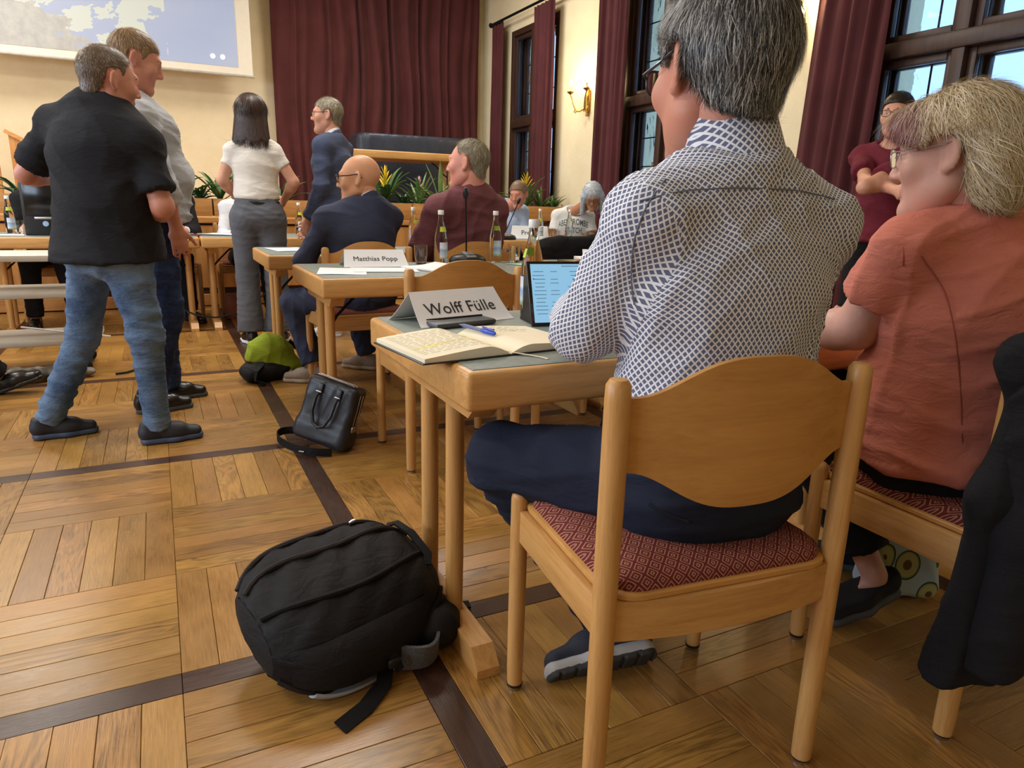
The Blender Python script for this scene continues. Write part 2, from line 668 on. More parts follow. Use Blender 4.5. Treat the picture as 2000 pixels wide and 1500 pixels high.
def window(n, x, y, inward=-1):
    """double casement: dark inner sashes, leaded outer panes"""
    w = bpy.data.objects.new('window_%d' % n, None)
    COL.objects.link(w)
    w.location = (x, y, 0)
    w['kind'] = 'structure'
    if inward > 0:
        w.rotation_euler = (0, 0, pi)
    H, cz = WZ1 - WZ0, (WZ0 + WZ1) / 2
    for depth, nm, fw in ((0.035, 'inner_frame', 0.075), (0.215, 'outer_frame', 0.05)):
        m = MB()
        for s in (-1, 1):
            m.box((depth, s * (WHW - fw / 2), cz), (0.08, fw, H), 0.006)
        m.box((depth, 0, WZ0 + fw / 2), (0.08, 2 * WHW - 2 * fw, fw), 0.006)
        m.box((depth, 0, WZ1 - fw / 2), (0.08, 2 * WHW - 2 * fw, fw), 0.006)
        m.box((depth - 0.012, 0, cz), (0.095, 0.085, H - 2 * fw), 0.012)
        m.box((depth - 0.02, 0, WZT), (0.11, 2 * WHW - 2 * fw, 0.105), 0.015)
        m.build(nm, DARKWOOD, w)
        for s in (-1, 1):
            for za, zb in ((WZ0 + fw, WZT - 0.052), (WZT + 0.052, WZ1 - fw)):
                ya, yb = s * 0.043, s * (WHW - fw)
                yc, wd, zc, ht = (ya + yb) / 2, abs(yb - ya), (za + zb) / 2, zb - za
                sash = MB()
                t = 0.05 if depth < 0.2 else 0.03
                for q in (-1, 1):
                    sash.box((depth + 0.01, yc + q * (wd / 2 - t / 2), zc), (0.05, t, ht), 0.008)
                    sash.box((depth + 0.01, yc, zc + q * (ht / 2 - t / 2)), (0.05, wd - 2 * t, t), 0.008)
                so = sash.build('sash', DARKWOOD, w)
                MB().box((depth + 0.012, yc, zc), (0.005, wd - 2 * t, ht - 2 * t)).build('pane', PANE_IN if depth < 0.2 else PANE_OUT, so)
                if depth > 0.2:
                    bars = 3 if ht > 1.1 else 2
                    for q in range(1, bars + 1):
                        MB().box((depth + 0.002, yc, zc - ht / 2 + ht * q / (bars + 1)), (0.012, wd - 2 * t, 0.012), 0.003).build('glazing_bar', BLACK_METAL, so)
                    MB().box((depth + 0.002, yc, zc), (0.011, 0.012, ht - 2 * t), 0.003).build('glazing_bar', BLACK_METAL, so)
                elif s > 0:
                    MB().tube([(depth - 0.03, yc - wd / 2 + 0.02, zc), (depth - 0.055, yc - wd / 2 + 0.02, zc), (depth - 0.055, yc - wd / 2 + 0.02, zc - 0.09)], 0.007, 8).build('handle', BRASS, so)
    MB().box((0.06, 0, WZ0 - 0.015), (0.30, 2 * WHW + 0.1, 0.03), 0.008).build('sill', DARKWOOD, w)
    rv = MB()
    for s in (-1, 1):
        rv.box((0.125, s * (WHW - 0.006), cz), (0.10, 0.012, H))
    rv.box((0.125, 0, WZ1 - 0.006), (0.10, 2 * WHW - 0.03, 0.012))
    rv.build('reveal', DARKWOOD, w)
    return w


for i, wy in enumerate(WINS):
    window(i + 1, XR, wy)
for i, wy in enumerate((0.2, 3.1, 6.0)):
    window(i + 4, XMIN + 0.11, wy, 1)

# ------------------------------------------------------------------ curtains
def drape(name, label, a, b, z0, z1, folds, amp, mat, flare=0.0, group=None, seed=0, lean=0.0):
    """hanging pleated cloth between two floor-plan points"""
    rr = random.Random(seed)
    a, b = Vector((a[0], a[1], 0)), Vector((b[0], b[1], 0))
    d = (b - a)
    w = d.length
    d.normalize()
    nrm = Vector((-d.y, d.x, 0))
    ph = [rr.uniform(0, 6.28) for _ in range(6)]
    c = (a + b) / 2

    def fn(u, v):
        zz = z0 + (z1 - z0) * v
        low = 1 - v
        uu = u + 0.012 * sin(2 * pi * folds * u * 0.37 + ph[0]) + 0.01 * sin(9 * v + ph[1] + 6 * u)
        s = (u - 0.5) * w * (1 + flare * low) + lean * low
        k = sin(2 * pi * folds * uu + 0.5 * sin(3 * v + ph[2])) + 0.35 * sin(2 * pi * folds * 1.7 * uu + ph[3] + v)
        off = amp * (0.75 + 0.35 * sin(7 * u + ph[4])) * k * (0.8 + 0.3 * low)
        return c + d * s + nrm * off + Vector((0, 0, zz))
    o = MB().grid(fn, int(folds * 12), 14, 0.006).build(name, mat, angle=80)
    org = Vector((c.x, c.y, z0))
    o.data.transform(Matrix.Translation(-org))
    o.location = org
    return tag(o, label, 'curtain', group)


drape('stage_curtain', 'wide burgundy pleated curtain hanging across the back of the stage', (1.50, 9.93), (4.34, 9.93), 0.88, 4.12, 19, 0.055, BURGUNDY, seed=3)
CW = [(9.18, 9.52, 0.10, 'narrow burgundy curtain between the stage corner and the farthest window'),
      (7.78, 8.30, 0.12, 'burgundy curtain hanging between the farthest window and the brass wall lamp'),
      (6.30, 6.84, 0.06, 'burgundy curtain to the right of the two bulb wall lamp, left of middle window'),
      (4.88, 5.30, 0.05, 'burgundy curtain behind the grey haired man, right side of middle window'),
      (3.34, 3.93, 0.10, 'broad burgundy curtain behind the person with folded arms'),
      (1.85, 2.35, 0.05, 'burgundy curtain on the near side of the nearest window')]
for k, (ya, yb, fl, lab) in enumerate(CW):
    drape('window_curtain', lab, (XR - 0.13, ya), (XR - 0.13, yb), 0.12, 3.38, 5 if yb - ya < 0.6 else 7, 0.03, BURGUNDY2, fl, 'window curtains', 11 + k, 0.12 if k == 4 else 0.0)
for k, wy in enumerate(WINS):
    t = thing('curtain_rod', ['dark iron curtain rod over the farthest window with ball ends', 'dark iron curtain rod over the middle window', 'dark iron curtain rod over the nearest window'][k], 'curtain rod', (XR, wy, 0), 0, 'curtain rods')
    MB().tube([(-0.13, -1.08, 3.42), (-0.13, 1.02, 3.42)], 0.016, 12).build('rod', BLACK_METAL, t)
    for s in (-1.1, 1.04):
        MB().lathe([(0.016, -0.04), (0.02, -0.03), (0.034, 0.0), (0.02, 0.03), (0.004, 0.042)], (-0.13, s, 3.42), 14, (0, 1, 0)).build('finial', BLACK_METAL, t)
    for s in (-0.95, 0.92):
        MB().tube([(0.0, s, 3.36), (-0.06, s, 3.37), (-0.13, s, 3.40)], 0.012, 8).lathe([(0.03, 0), (0.03, 0.012)], (-0.012, s, 3.36), 12, (1, 0, 0)).build('bracket', BLACK_METAL, t)
    for q in range(14):
        s = (0.70 + q * 0.045) if q < 7 else (-0.62 - (q - 7) * 0.045)
        MB().lathe([(0.02, -0.004), (0.026, -0.002), (0.026, 0.002), (0.02, 0.004)], (-0.13, s, 3.405), 12, (0, 1, 0)).build('ring', BLACK_METAL, t)

# ------------------------------------------------------------------ stage
YS = 7.45
stage = struct(MB().box((-0.25, (YS + 0.06 + YB) / 2, 0.42), (9.5, YB - YS - 0.06, 0.84)).build('trim_1', PANELWOOD_X))
stage['label'] = 'raised wooden stage platform'
front = struct(MB().box((-0.25, YS + 0.045, 0.42), (9.5, 0.03, 0.84)).build('trim_2', plain('stage_shadow_gap', lin(60, 40, 26), 0.8)))
pm = MB().box((0, 0, 0), (0.485, 0.022, 0.60), 0.004, seg=1).mesh('panel', PANELWOOD)
for k in range(19):
    link('panel', pm, front, (-4.75 + 0.5 * k, YS + 0.02, 0.48))
bmh = MB().box((0, 0, 0), (1.49, 0.03, 0.11), 0.004, seg=1).mesh('base_rail', PANELWOOD_X)
tmh = MB().box((0, 0, 0), (1.49, 0.05, 0.055), 0.006, seg=1).mesh('top_rail', PANELWOOD_X)
for k in range(7):
    link('base_rail', bmh, front, (-4.25 + 1.5 * k if k < 6 else 3.75, YS + 0.012, 0.065))
    if k < 6:
        link('top_rail', tmh, front, (-4.25 + 1.5 * k, YS + 0.01, 0.825))

SOIL = plain('potting_soil', lin(52, 38, 28), 0.95, var=0.4, scale=60, bump=0.5)
LEAF_A = plain('green_strap_leaf', lin(72, 112, 52), 0.5, var=0.3, scale=20)
LEAF_B = plain('dark_green_leaf', lin(44, 84, 44), 0.45, var=0.3, scale=20)
LEAF_C = plain('light_green_leaf', lin(122, 150, 84), 0.5, var=0.25, scale=20)
YELLOW = plain('yellow_bract', lin(232, 200, 40), 0.5, var=0.15)
PINK = plain('pink_bract', lin(206, 150, 170), 0.5)
PLANTER_X = [-1.5, -0.5, 0.5, 1.5, 2.5, 3.5]
PL_LAB = ['beside the black monitor', 'behind the man in the black polo shirt', 'behind the seated person in black', 'behind the standing man in the blue suit', 'below the wooden table on the stage', 'behind the press table']
pb = MB()
pb.box((0.5, -0.13, 0.085), (0.985, 0.022, 0.165), 0.004).box((0.5, 0.13, 0.085), (0.985, 0.022, 0.165), 0.004)
pb.box((0.018, 0, 0.085), (0.022, 0.24, 0.165), 0.004).box((0.982, 0, 0.085), (0.022, 0.24, 0.165), 0.004).box((0.5, 0, 0.015), (0.94, 0.24, 0.02))
pb = pb.mesh('box', PANELWOOD_X)
soil = MB().grid(lambda u, v: (0.03 + 0.94 * u, -0.118 + 0.236 * v, 0.14 + 0.008 * sin(20 * u) * sin(9 * v)), 12, 4, 0.01).mesh('soil', SOIL)
for px_, lab in zip(PLANTER_X, PL_LAB):
    t = thing('planter_box', 'long wooden planter box on the stage edge ' + lab, 'planter', (px_, YS + 0.15, 0.862), 0, 'planter boxes along the stage')
    link('box', pb, t)
    link('soil', soil, t)


def leaf(ln, wd, arch, mat, tip=0.0, n=7):
    """arching strap leaf growing from the origin along +x"""
    def fn(u, v):
        x = ln * (u ** 0.92) * (0.62 + 0.38 * cos(arch * u * 0.8))
        z = ln * (0.85 * u - arch * 0.62 * u * u)
        w = wd * (0.55 + 0.9 * u) * (1 - u ** 2.4) + 0.002
        s = (v - 0.5) * 2
        return (x, s * w / 2, z + abs(s) * w * 0.22)
    return MB().grid(fn, n, 2, 0.0022).mesh('leaf', mat)


LEAVES = [leaf(0.34, 0.05, 0.75, LEAF_A), leaf(0.28, 0.045, 0.45, LEAF_A), leaf(0.36, 0.04, 1.0, LEAF_B), leaf(0.24, 0.07, 0.9, LEAF_B), leaf(0.33, 0.042, 0.3, LEAF_C), leaf(0.26, 0.05, 0.8, LEAF_C)]
FLW = leaf(0.15, 0.035, 0.35, YELLOW, n=4)
FLP = leaf(0.09, 0.025, 0.4, PINK, n=4)
PLANTS = [(-1.05, 1.0, 'B', None, 'leafy dark plant behind the bottle at the left edge'),
          (0.24, 1.25, 'AB', None, 'tall strap leaved plant behind the man in the grey shirt'),
          (0.40, 0.8, 'B', None, 'low dark leafy plant between two strap leaved plants'),
          (0.58, 1.1, 'A', None, 'upright strap leaved plant left of the woman in white'),
          (0.76, 1.0, 'AB', None, 'strap leaved plant half hidden by the woman in white'),
          (1.18, 0.9, 'AB', None, 'plant between the woman in white and the suited man'),
          (1.92, 1.0, 'A', None, 'plant hidden behind the bald seated man'),
          (2.24, 1.25, 'AB', 'Y', 'yellow flowering bromeliad right of the bald head'),
          (2.44, 0.8, 'B', None, 'small dark leafy plant at the foot of yellow bromeliad'),
          (2.62, 1.05, 'AC', 'P', 'bromeliad with a small pink flower below the stage table'),
          (2.88, 1.25, 'C', None, 'pale green bromeliad in front of the stage table leg'),
          (3.30, 0.9, 'A', None, 'plant behind the man in the maroon shirt'),
          (3.95, 1.2, 'A', 'Y', 'yellow flowering bromeliad beside the man in light blue'),
          (4.16, 0.95, 'AC', None, 'strap leaved plant in front of the farthest window curtain'),
          (4.33, 0.62, 'A', None, 'rightmost plant in the planter by the window wall')]
for k, (px_, sc, kinds, flower, lab) in enumerate(PLANTS):
    rr = random.Random(40 + k)
    t = thing('bromeliad', lab, 'plant', (px_, YS + 0.15, 0.998), rr.uniform(0, 6), 'plants in the stage planters')
    pool = ([0, 1, 0] if 'A' in kinds else []) + ([2, 3] if 'B' in kinds else []) + ([4, 5, 4] if 'C' in kinds else [])
    n = 15
    for q in range(n):
        o = link('leaf', LEAVES[rr.choice(pool)], t)
        o.rotation_euler = (0, -rr.uniform(-0.15, 0.75) * (1 - q / n * 0.2), q * 2.4 + rr.uniform(-0.3, 0.3))
        s = sc * rr.uniform(0.75, 1.1)
        o.scale = (s, s, s)
    if flower:
        MB().tube([(0, 0, 0), (0.004, 0, 0.12), (0.0, 0.0, 0.22)], 0.007, 8).build('stem', LEAF_C, t)
        for q in range(12 if flower == 'Y' else 7):
            o = link('bract', FLW if flower == 'Y' else FLP, t, (0, 0, 0.17 + 0.015 * q))
            o.rotation_euler = (0, -0.35 - 0.03 * q, q * 2.2)
            o.scale = (1.0 - 0.04 * q,) * 3

# covered grand piano shape and the table on stage
PIANO = Mat('black_cover_cloth')
_co = PIANO.coord('Object')
PIANO.bump(PIANO.noise(PIANO.coord('Object', (2, 2, 0.7)), 3, 3, 0.5, 0.6), 0.4, 0.05)
PIANO = PIANO.done(PIANO.ramp(PIANO.noise(_co, 2, 3), [(0.3, lin(30, 36, 48)), (0.7, lin(42, 50, 66))]), 0.42, 0, 0.5)
t = thing('covered_piano', 'upright piano under a black glossy cover on the stage', 'piano', (2.98, 9.05, 0.84), radians(-1.5))


def cover(u, v):
    # a fitted cloth box, softly rounded at the top, flaring at the foot
    a = 2 * pi * u
    cx, cy = cos(a), sin(a)
    m = max(abs(cx), abs(cy))
    sq = (abs(cx) ** 10 + abs(cy) ** 10) ** -0.1
    k = 1.0
    zz = v / 0.86
    if zz > 1:
        k = max(0.0, 1 - ((zz - 1) / (1 / 0.86 - 1)))
        z = 1.0 + 0.02 * sin(pi * (1 - k) / 2)
    else:
        z = 0.02 + 0.985 * zz
        k = 1.0 + 0.035 * (1 - zz) * (1 + 0.6 * sin(9 * a)) - 0.018 * max(0, (zz - 0.9) * 10) ** 2
    return (cx * sq * 0.71 * k, cy * sq * 0.33 * k, z)


MB().grid(cover, 72, 30).build('cover', PIANO, t, angle=70)
MB().box((0, 0, 0.5), (1.3, 0.55, 0.96), 0.02).build('case', BLACK_PLASTIC, t)

# ------------------------------------------------------------------ tables
LINO = plain('grey_green_linoleum', lin(122, 130, 122), 0.55, var=0.14, scale=55)
TOPZ = 0.742


def make_table(label, length=1.4, depth=0.71):
    t = thing('folding_table', label, 'table', group='beech folding tables')
    h = 0.082
    MB().box((0, 0, TOPZ - h / 2 - 0.001), (length, depth, h), 0.012, seg=3).build('tabletop', BEECH_X, t)
    MB().box((0, 0, TOPZ - 0.002), (length - 0.034, depth - 0.034, 0.006), 0.002).build('inlay', LINO, t)
    for s in (-1, 1):
        x = s * (length / 2 - 0.082)
        MB().prism([(-0.30, 0.0), (-0.30, 0.022), (-0.262, 0.062), (0.262, 0.062), (0.30, 0.022), (0.30, 0.0)], 0.056,
                   Matrix(((0, 0, 1, x - 0.028), (1, 0, 0, 0), (0, 1, 0, 0), (0, 0, 0, 1)))).build('foot', BEECH_Y, t, angle=25)
        MB().prism([(-0.29, 0.0), (-0.235, -0.05), (0.235, -0.05), (0.29, 0.0)], 0.06,
                   Matrix(((0, 0, 1, x - 0.03), (1, 0, 0, 0), (0, 1, 0, TOPZ - h), (0, 0, 0, 1)))).build('cross_bar', BEECH_Y, t, angle=25)
        for q in (-1, 1):
            MB().lathe([(0.021, 0.055), (0.0225, 0.2), (0.0225, TOPZ - h - 0.045)], (x, q * 0.088, 0), 20).build('leg', BEECH, t)
        MB().tube([(x, -0.05, 0.50), (x - s * 0.012, -0.05, 0.49), (x - s * 0.05, 0, 0.53), (x - s * 0.14, 0.0, 0.62), (x - s * 0.2, 0, TOPZ - h)], 0.007, 8).build('folding_brace', BLACK_METAL, t)
    return t


T_LAB = [((1.21, 1.555, 0), 'beech table carrying the open notebook and tablet, nearest to the camera'),
         ((1.28, 3.245, 0), 'beech table with loose papers, microphone and water bottles, second row'),
         ((1.24, 4.50, 0), 'beech table in front of the bald man in the navy suit'),
         ((2.70, 3.30, 0), 'beech table right of the second row with a stack of papers'),
         ((-0.415, 6.35, 0), 'beech table below the stage behind the man in the black polo'),
         ((0.995, 6.35, 0), 'beech table below the stage behind the woman in white'),
         ((-1.825, 6.35, 0), 'beech table below the stage at the left edge'),
         ((3.34, 5.98, 0), 'beech table with the press card at the window side'),
         ((2.55, 8.15, 0.84), 'beech table standing on the stage in front of the covered piano')]
table0 = None
for loc, lab in T_LAB:
    if table0 is None:
        table0 = make_table(lab)
        table0.location = loc
    else:
        dup(table0, loc, 0, lab)

# ------------------------------------------------------------------ chairs
def cushion_mat():
    m = Mat('red_lozenge_upholstery')
    sep = m.n('ShaderNodeSeparateXYZ')
    m.put(sep.inputs[0], m.coord('Object'))
    u = m.math('MULTIPLY', sep.outputs[0], 34.0)
    v = m.math('MULTIPLY', m.math('ADD', sep.outputs[1], sep.outputs[2]), 26.0)
    a = m.math('FRACT', m.math('ADD', u, v))
    b = m.math('FRACT', m.math('SUBTRACT', u, v))
    d = m.math('MAXIMUM', m.math('ABSOLUTE', m.math('SUBTRACT', a, 0.5)), m.math('ABSOLUTE', m.math('SUBTRACT', b, 0.5)))
    ring = m.math('LESS_THAN', m.math('ABSOLUTE', m.math('SUBTRACT', m.math('FRACT', m.math('MULTIPLY', d, 4.2)), 0.5)), 0.17)
    thr = m.noise(m.coord('Object'), 900, 1)
    dk = m.ramp(thr, [(0.3, lin(92, 34, 38)), (0.7, lin(122, 50, 52))])
    lt = m.ramp(thr, [(0.3, lin(160, 112, 88)), (0.7, lin(194, 148, 118))])
    m.bump(thr, 0.3, 0.002)
    return m.done(m.mix(ring, dk, lt), 0.85, 0, 0.2)


CUSHION = cushion_mat()


def make_chair(label):
    t = thing('stacking_chair', label, 'chair', group='beech stacking chairs')
    for s in (-1, 1):
        MB().lathe([(0.0185, 0.012), (0.0195, 0.05), (0.0205, 0.3), (0.0205, 0.78), (0.0195, 0.803), (0.014, 0.812), (0.002, 0.814)], (s * 0.2325, -0.19, 0), 20).build('rear_leg', BEECH, t)
        MB().lathe([(0.0165, 0.012), (0.018, 0.05), (0.0185, 0.2), (0.0185, 0.462), (0.0165, 0.473), (0.010, 0.479), (0.001, 0.48)], (s * 0.236, 0.19, 0), 20).build('front_leg', BEECH, t)
        for y in (-0.19, 0.19):
            MB().lathe([(0.0175, 0.008), (0.0185, 0.014)], (s * (0.2325 if y < 0 else 0.236), y, 0), 16).lathe([(0.014, 0.0), (0.0155, 0.003), (0.0155, 0.009)], (s * (0.2325 if y < 0 else 0.236), y, 0), 16, mi=1).build('glide', [BLACK_PLASTIC, STEEL], t)
        MB().box((s * 0.232, 0.0, 0.405), (0.022, 0.345, 0.072), 0.004).build('side_rail', BEECH_Y, t)

    def rear(u, v):
        x = (u - 0.5) * 0.43
        return (x, -0.19 - 0.022 * (1 - (2 * u - 1) ** 2), 0.37 + 0.072 * v)
    MB().grid(rear, 12, 2, 0.02).build('rear_rail', BEECH_X, t)
    MB().box((0, 0.19, 0.41), (0.44, 0.022, 0.06), 0.004).build('front_rail', BEECH_X, t)

    def outline(k):
        pts = []
        hx, y0, y1, r = 0.229 * k, -0.21 * k, 0.215 * k, 0.06
        for cx, cy, a0 in ((hx - r, y1 - r, 0), (-hx + r, y1 - r, 90), (-hx + r, y0 + r, 180), (hx - r, y0 + r, 270)):
            for q in range(6):
                a = radians(a0 + 18 * q)
                pts.append((cx + r * cos(a), cy + r * sin(a)))
        return pts
    o = outline(1.0)
    MB().rings([[(x * k, y * k, z) for x, y in o] for k, z in ((0.985, 0.441), (1.0, 0.444), (1.0, 0.452), (0.985, 0.455))]).build('seat_board', BEECH_PLY, t)
    MB().rings([[(x * k, y * k, z) for x, y in o] for k, z in ((0.955, 0.450), (0.965, 0.458), (0.955, 0.470), (0.90, 0.480), (0.7, 0.487), (0.3, 0.489))]).build('seat_cushion', CUSHION, t)

    def back(u, v):
        s = 2 * u - 1
        bump = 0.5 + 0.5 * cos(pi * min(1, abs(s) / 0.93) ** 1.5)
        top, bot = 0.782 + 0.062 * bump, 0.662 - 0.066 * bump
        z = bot + (top - bot) * v
        y = -0.182 - 0.042 * (1 - s * s) - 0.03 * (z - 0.66)
        return (s * 0.222, y, z)
    MB().grid(back, 36, 10, 0.011).build('backrest', BEECH_PLY, t)
    return t


CH = [((0.845, 0.985, 0), -6.5, 'beech chair under the man in the patterned shirt, nearest of all'),
      ((1.612, 0.88, 0), 0.0, 'beech chair carrying the coral shirted woman and a black jacket'),
      ((1.06, 2.72, 0), 1.0, 'empty beech chair pushed in behind the large name card'),
      ((1.66, 2.76, 0), -2.0, 'empty beech chair hidden behind the tablet, second row'),
      ((0.99, 3.93, 0), 4.0, 'beech chair of the bald man in the navy suit'),
      ((1.64, 3.93, 0), -2.0, 'beech chair of the man in the maroon shirt'),
      ((2.32, 3.98, 0), 0.0, 'beech chair with a black coat over its back, right of maroon man'),
      ((0.07, 7.02, 0), 180, 'beech chair of the person in black below the stage'),
      ((0.72, 7.02, 0), 180, 'beech chair behind the woman in white'),
      ((-0.78, 7.02, 0), 180, 'beech chair behind the black monitor'),
      ((3.2, 6.62, 0), 180, 'beech chair of the man in the light blue shirt'),
      ((3.86, 6.45, 0), 180, 'beech chair of the person with long white hair'),
      ((-1.66, 4.03, 0), -68, 'beech chair at the left edge of the picture')]
chair0 = None
for loc, rz, lab in CH:
    if chair0 is None:
        chair0 = make_chair(lab)
        chair0.location = loc
        chair0.rotation_euler = (0, 0, radians(rz))
    else:
        dup(chair0, loc, radians(rz), lab)

# ------------------------------------------------------------------ wall lamps
BULB = emit('lit_candle_bulb', (1.0, 0.80, 0.42), 28.0)
WAX = plain('cream_candle_sleeve', lin(226, 206, 150), 0.5)


def sconce(loc, label):
    t = thing('wall_sconce', label, 'wall lamp', loc, 0, 'brass wall lamps')
    MB().lathe([(0.004, -0.17), (0.02, -0.16), (0.012, -0.13), (0.03, -0.09), (0.022, -0.04), (0.04, 0.02), (0.03, 0.07), (0.016, 0.10), (0.022, 0.13), (0.004, 0.15)], (-0.03, 0, 0), 16).box((-0.012, 0, -0.01), (0.02, 0.06, 0.24), 0.009).build('backplate', BRASS, t)
    for s in (1, -1):
        arm = []
        for q in range(13):
            u = q / 12
            arm.append((-0.035 - 0.12 * u - 0.03 * sin(pi * u), s * (0.02 + 0.15 * u), -0.06 - 0.07 * sin(pi * min(1, u * 1.25)) + 0.13 * u * u))
        a = MB().tube(arm, [0.009 - 0.003 * (q / 12) for q in range(13)], 10)
        curl = [(arm[6][0], arm[6][1] + s * 0.03 * cos(k * 0.7) * (1 - k / 9), arm[6][2] - 0.03 + 0.03 * sin(k * 0.7) * (1 - k / 9)) for k in range(8)]
        a.tube(curl, 0.005, 8)
        ao = a.build('arm', BRASS, t)
        e = Vector(arm[-1])
        MB().lathe([(0.006, 0), (0.016, 0.008), (0.036, 0.022), (0.04, 0.03), (0.034, 0.028), (0.012, 0.022), (0.012, 0.035)], e, 18).build('drip_pan', BRASS, ao)
        MB().lathe([(0.0105, 0.03), (0.0105, 0.088), (0.008, 0.09)], e, 14).build('candle_sleeve', WAX, ao)
        MB().lathe([(0.007, 0.09), (0.015, 0.105), (0.0175, 0.122), (0.013, 0.145), (0.005, 0.165), (0.001, 0.172)], e, 14).build('bulb', BULB, ao)
        l = bpy.data.lights.new('bulb_light', 'POINT')
        l.energy = 7.5
        l.color = (1.0, 0.74, 0.38)
        l.shadow_soft_size = 0.03
        lo = bpy.data.objects.new('bulb_light', l)
        COL.objects.link(lo)
        lo.parent = t
        lo.location = e + Vector((-0.02, 0, 0.2))
    return t


sconce((XR, 7.16, 2.20), 'two armed brass wall lamp left of the grey haired man')
sconce((XR, 4.25, 2.28), 'brass wall lamp half hidden behind the grey haired head')

# ceiling lamps of the hall (above the picture)
SHADE = plain('white_lamp_shade', lin(240, 236, 226), 0.6, var=0.02)
for k, (lx, ly) in enumerate(LAMP_SPOTS):
    t = thing('ceiling_lamp', ['flat white ceiling lamp above the camera on the left', 'flat white ceiling lamp above the nearest table', 'flat white ceiling lamp above the cart', 'flat white ceiling lamp above the standing woman', 'flat white ceiling lamp above the projection screen side of stage', 'flat white ceiling lamp above the covered piano'][k], 'lamp', (lx, ly, LAMP_Z), 0, 'ceiling lamps')
    MB().box((0, 0, 0.05), (1.2, 1.2, 0.05), 0.015).build('housing', SHADE, t)
    MB().tube([(0, 0, 0.07), (0, 0, CEIL - LAMP_Z)], 0.02, 10).build('mount', SHADE, t)

# ------------------------------------------------------------------ projection screen
def screen_mat():
    m = Mat('projected_mountain_picture')
    sep = m.n('ShaderNodeSeparateXYZ')
    m.put(sep.inputs[0], m.coord('Object'))
    x, z = sep.outputs[0], sep.outputs[2]
    nz = m.noise(m.coord('Object', (1.0, 1.0, 1.6)), 2.2, 5, 0.6, 0.4)
    sky = m.ramp(m.noise(m.coord('Object', (0.6, 1, 0.9)), 1.1, 3), [(0.35, lin(128, 164, 222)), (0.55, lin(150, 178, 224)), (0.72, lin(186, 194, 222))])
    rock = m.ramp(m.noise(m.coord('Object'), 9, 6, 0.65), [(0.35, lin(150, 146, 134)), (0.55, lin(186, 180, 160)), (0.75, lin(206, 202, 180))])
    hill = m.math('ADD', m.math('MULTIPLY', m.math('SUBTRACT', nz, 0.5), 1.1), m.math('MULTIPLY_ADD', x, -0.62, 0.02))
    mask = m.math('GREATER_THAN', m.math('SUBTRACT', hill, z), 0.0)
    cl = m.noise(m.coord('Object', (0.9, 1, 1.3)), 1.5, 5, 0.55, 0.3)
    clm = m.math('MULTIPLY', m.math('GREATER_THAN', cl, 0.5), m.math('LESS_THAN', x, 0.55))
    c = m.mix(clm, sky, lin(228, 236, 214))
    c = m.mix(mask, c, rock)
    m.put(m.b.inputs['Emission Color'], c)
    m.b.inputs['Emission Strength'].default_value = 0.52
    return m.done((0.3, 0.3, 0.3), 0.9)


t = thing('projection_screen', 'white roll-down projection screen showing a mountain picture', 'screen', (-0.25, 9.72, 2.50), radians(0))
MB().box((0, 0.0, 0.80), (2.95, 0.012, 1.66)).build('canvas', plain('white_screen_cloth', lin(232, 226, 208), 0.8, var=0.02), t)
MB().box((-0.05, -0.009, 0.87), (2.72, 0.003, 1.60)).build('projected_picture', screen_mat(), t)
MB().lathe([(0.016, -1.49), (0.016, 1.49)], (0, 0, -0.02), 14, (1, 0, 0)).build('bottom_bar', plain('grey_bar', lin(176, 172, 160), 0.5), t)
for k in range(2):
    MB().lathe([(0.028, 0), (0.028, 0.003)], (1.03 + 0.11 * k, -0.0115, 0.17), 16, (0, -1, 0)).build('icon', emit('white_icon', (0.92, 0.94, 1.0), 0.8), t)

# wooden stair rail at the left end of the stage
t = thing('stair_railing', 'pale wooden stair railing board with a sloping cap, left edge', 'railing', (-1.29, 9.55, 0.84))
MB().prism([(-0.06, 0), (0.5, 0), (0.5, 0.50), (-0.06, 0.80)], 0.03, Matrix(((1, 0, 0, 0), (0, 0, 1, 0), (0, 1, 0, 0), (0, 0, 0, 1)))).build('board', PANELWOOD, t, angle=20)
MB().tube([(-0.09, 0.015, 0.835), (0.52, 0.015, 0.505)], 1.0, flat=(0.07, 0.04)).build('cap', BEECH_X, t)
t = thing('wooden_stand', 'yellowish wooden board standing at the far left edge', 'stand', (-1.62, 9.4, 0.84))
MB().box((0, 0, 0.33), (0.36, 0.03, 0.66), 0.006).build('board', PANELWOOD, t)
MB().box((0, 0, 0.012), (0.36, 0.25, 0.024), 0.005).build('base', PANELWOOD_X, t)

# ------------------------------------------------------------------ cart with white shelves
WHITE_LAM = plain('white_laminate', lin(214, 208, 196), 0.4, var=0.03)
t = thing('media_cart', 'rolling cart with three white shelves behind the black polo man', 'cart', (-0.98, 5.02, 0))
for z, w in ((0.685, 1.28), (0.475, 1.34), (0.195, 1.22)):
    MB().box((0, 0, z), (w, 0.44, 0.036), 0.006).build('shelf', WHITE_LAM, t)
for sx in (-0.56, 0.52):
    for sy in (-0.17, 0.17):
        MB().box((sx, sy, 0.385), (0.03, 0.03, 0.6), 0.004).build('post', BLACK_METAL, t)
        c = MB().lathe([(0.03, -0.011), (0.035, -0.006), (0.035, 0.006), (0.03, 0.011)], (sx, sy, 0.036), 16, (0, 1, 0)).build('caster', BLACK_PLASTIC, t)
        MB().box((sx, sy, 0.078), (0.028, 0.032, 0.03), 0.004).build('fork', STEEL, c)
o = MB().tube([(-0.75, 4.78, 0.30), (-0.55, 4.77, 0.265), (-0.42, 4.77, 0.25), (-0.34, 4.78, 0.225), (-0.31, 4.79, 0.218)], 0.006, 8).build('white_cable', plain('white_cable_plastic', lin(226, 224, 220), 0.4))
tag(o, 'white cable hanging over the lowest shelf of the cart', 'cable')
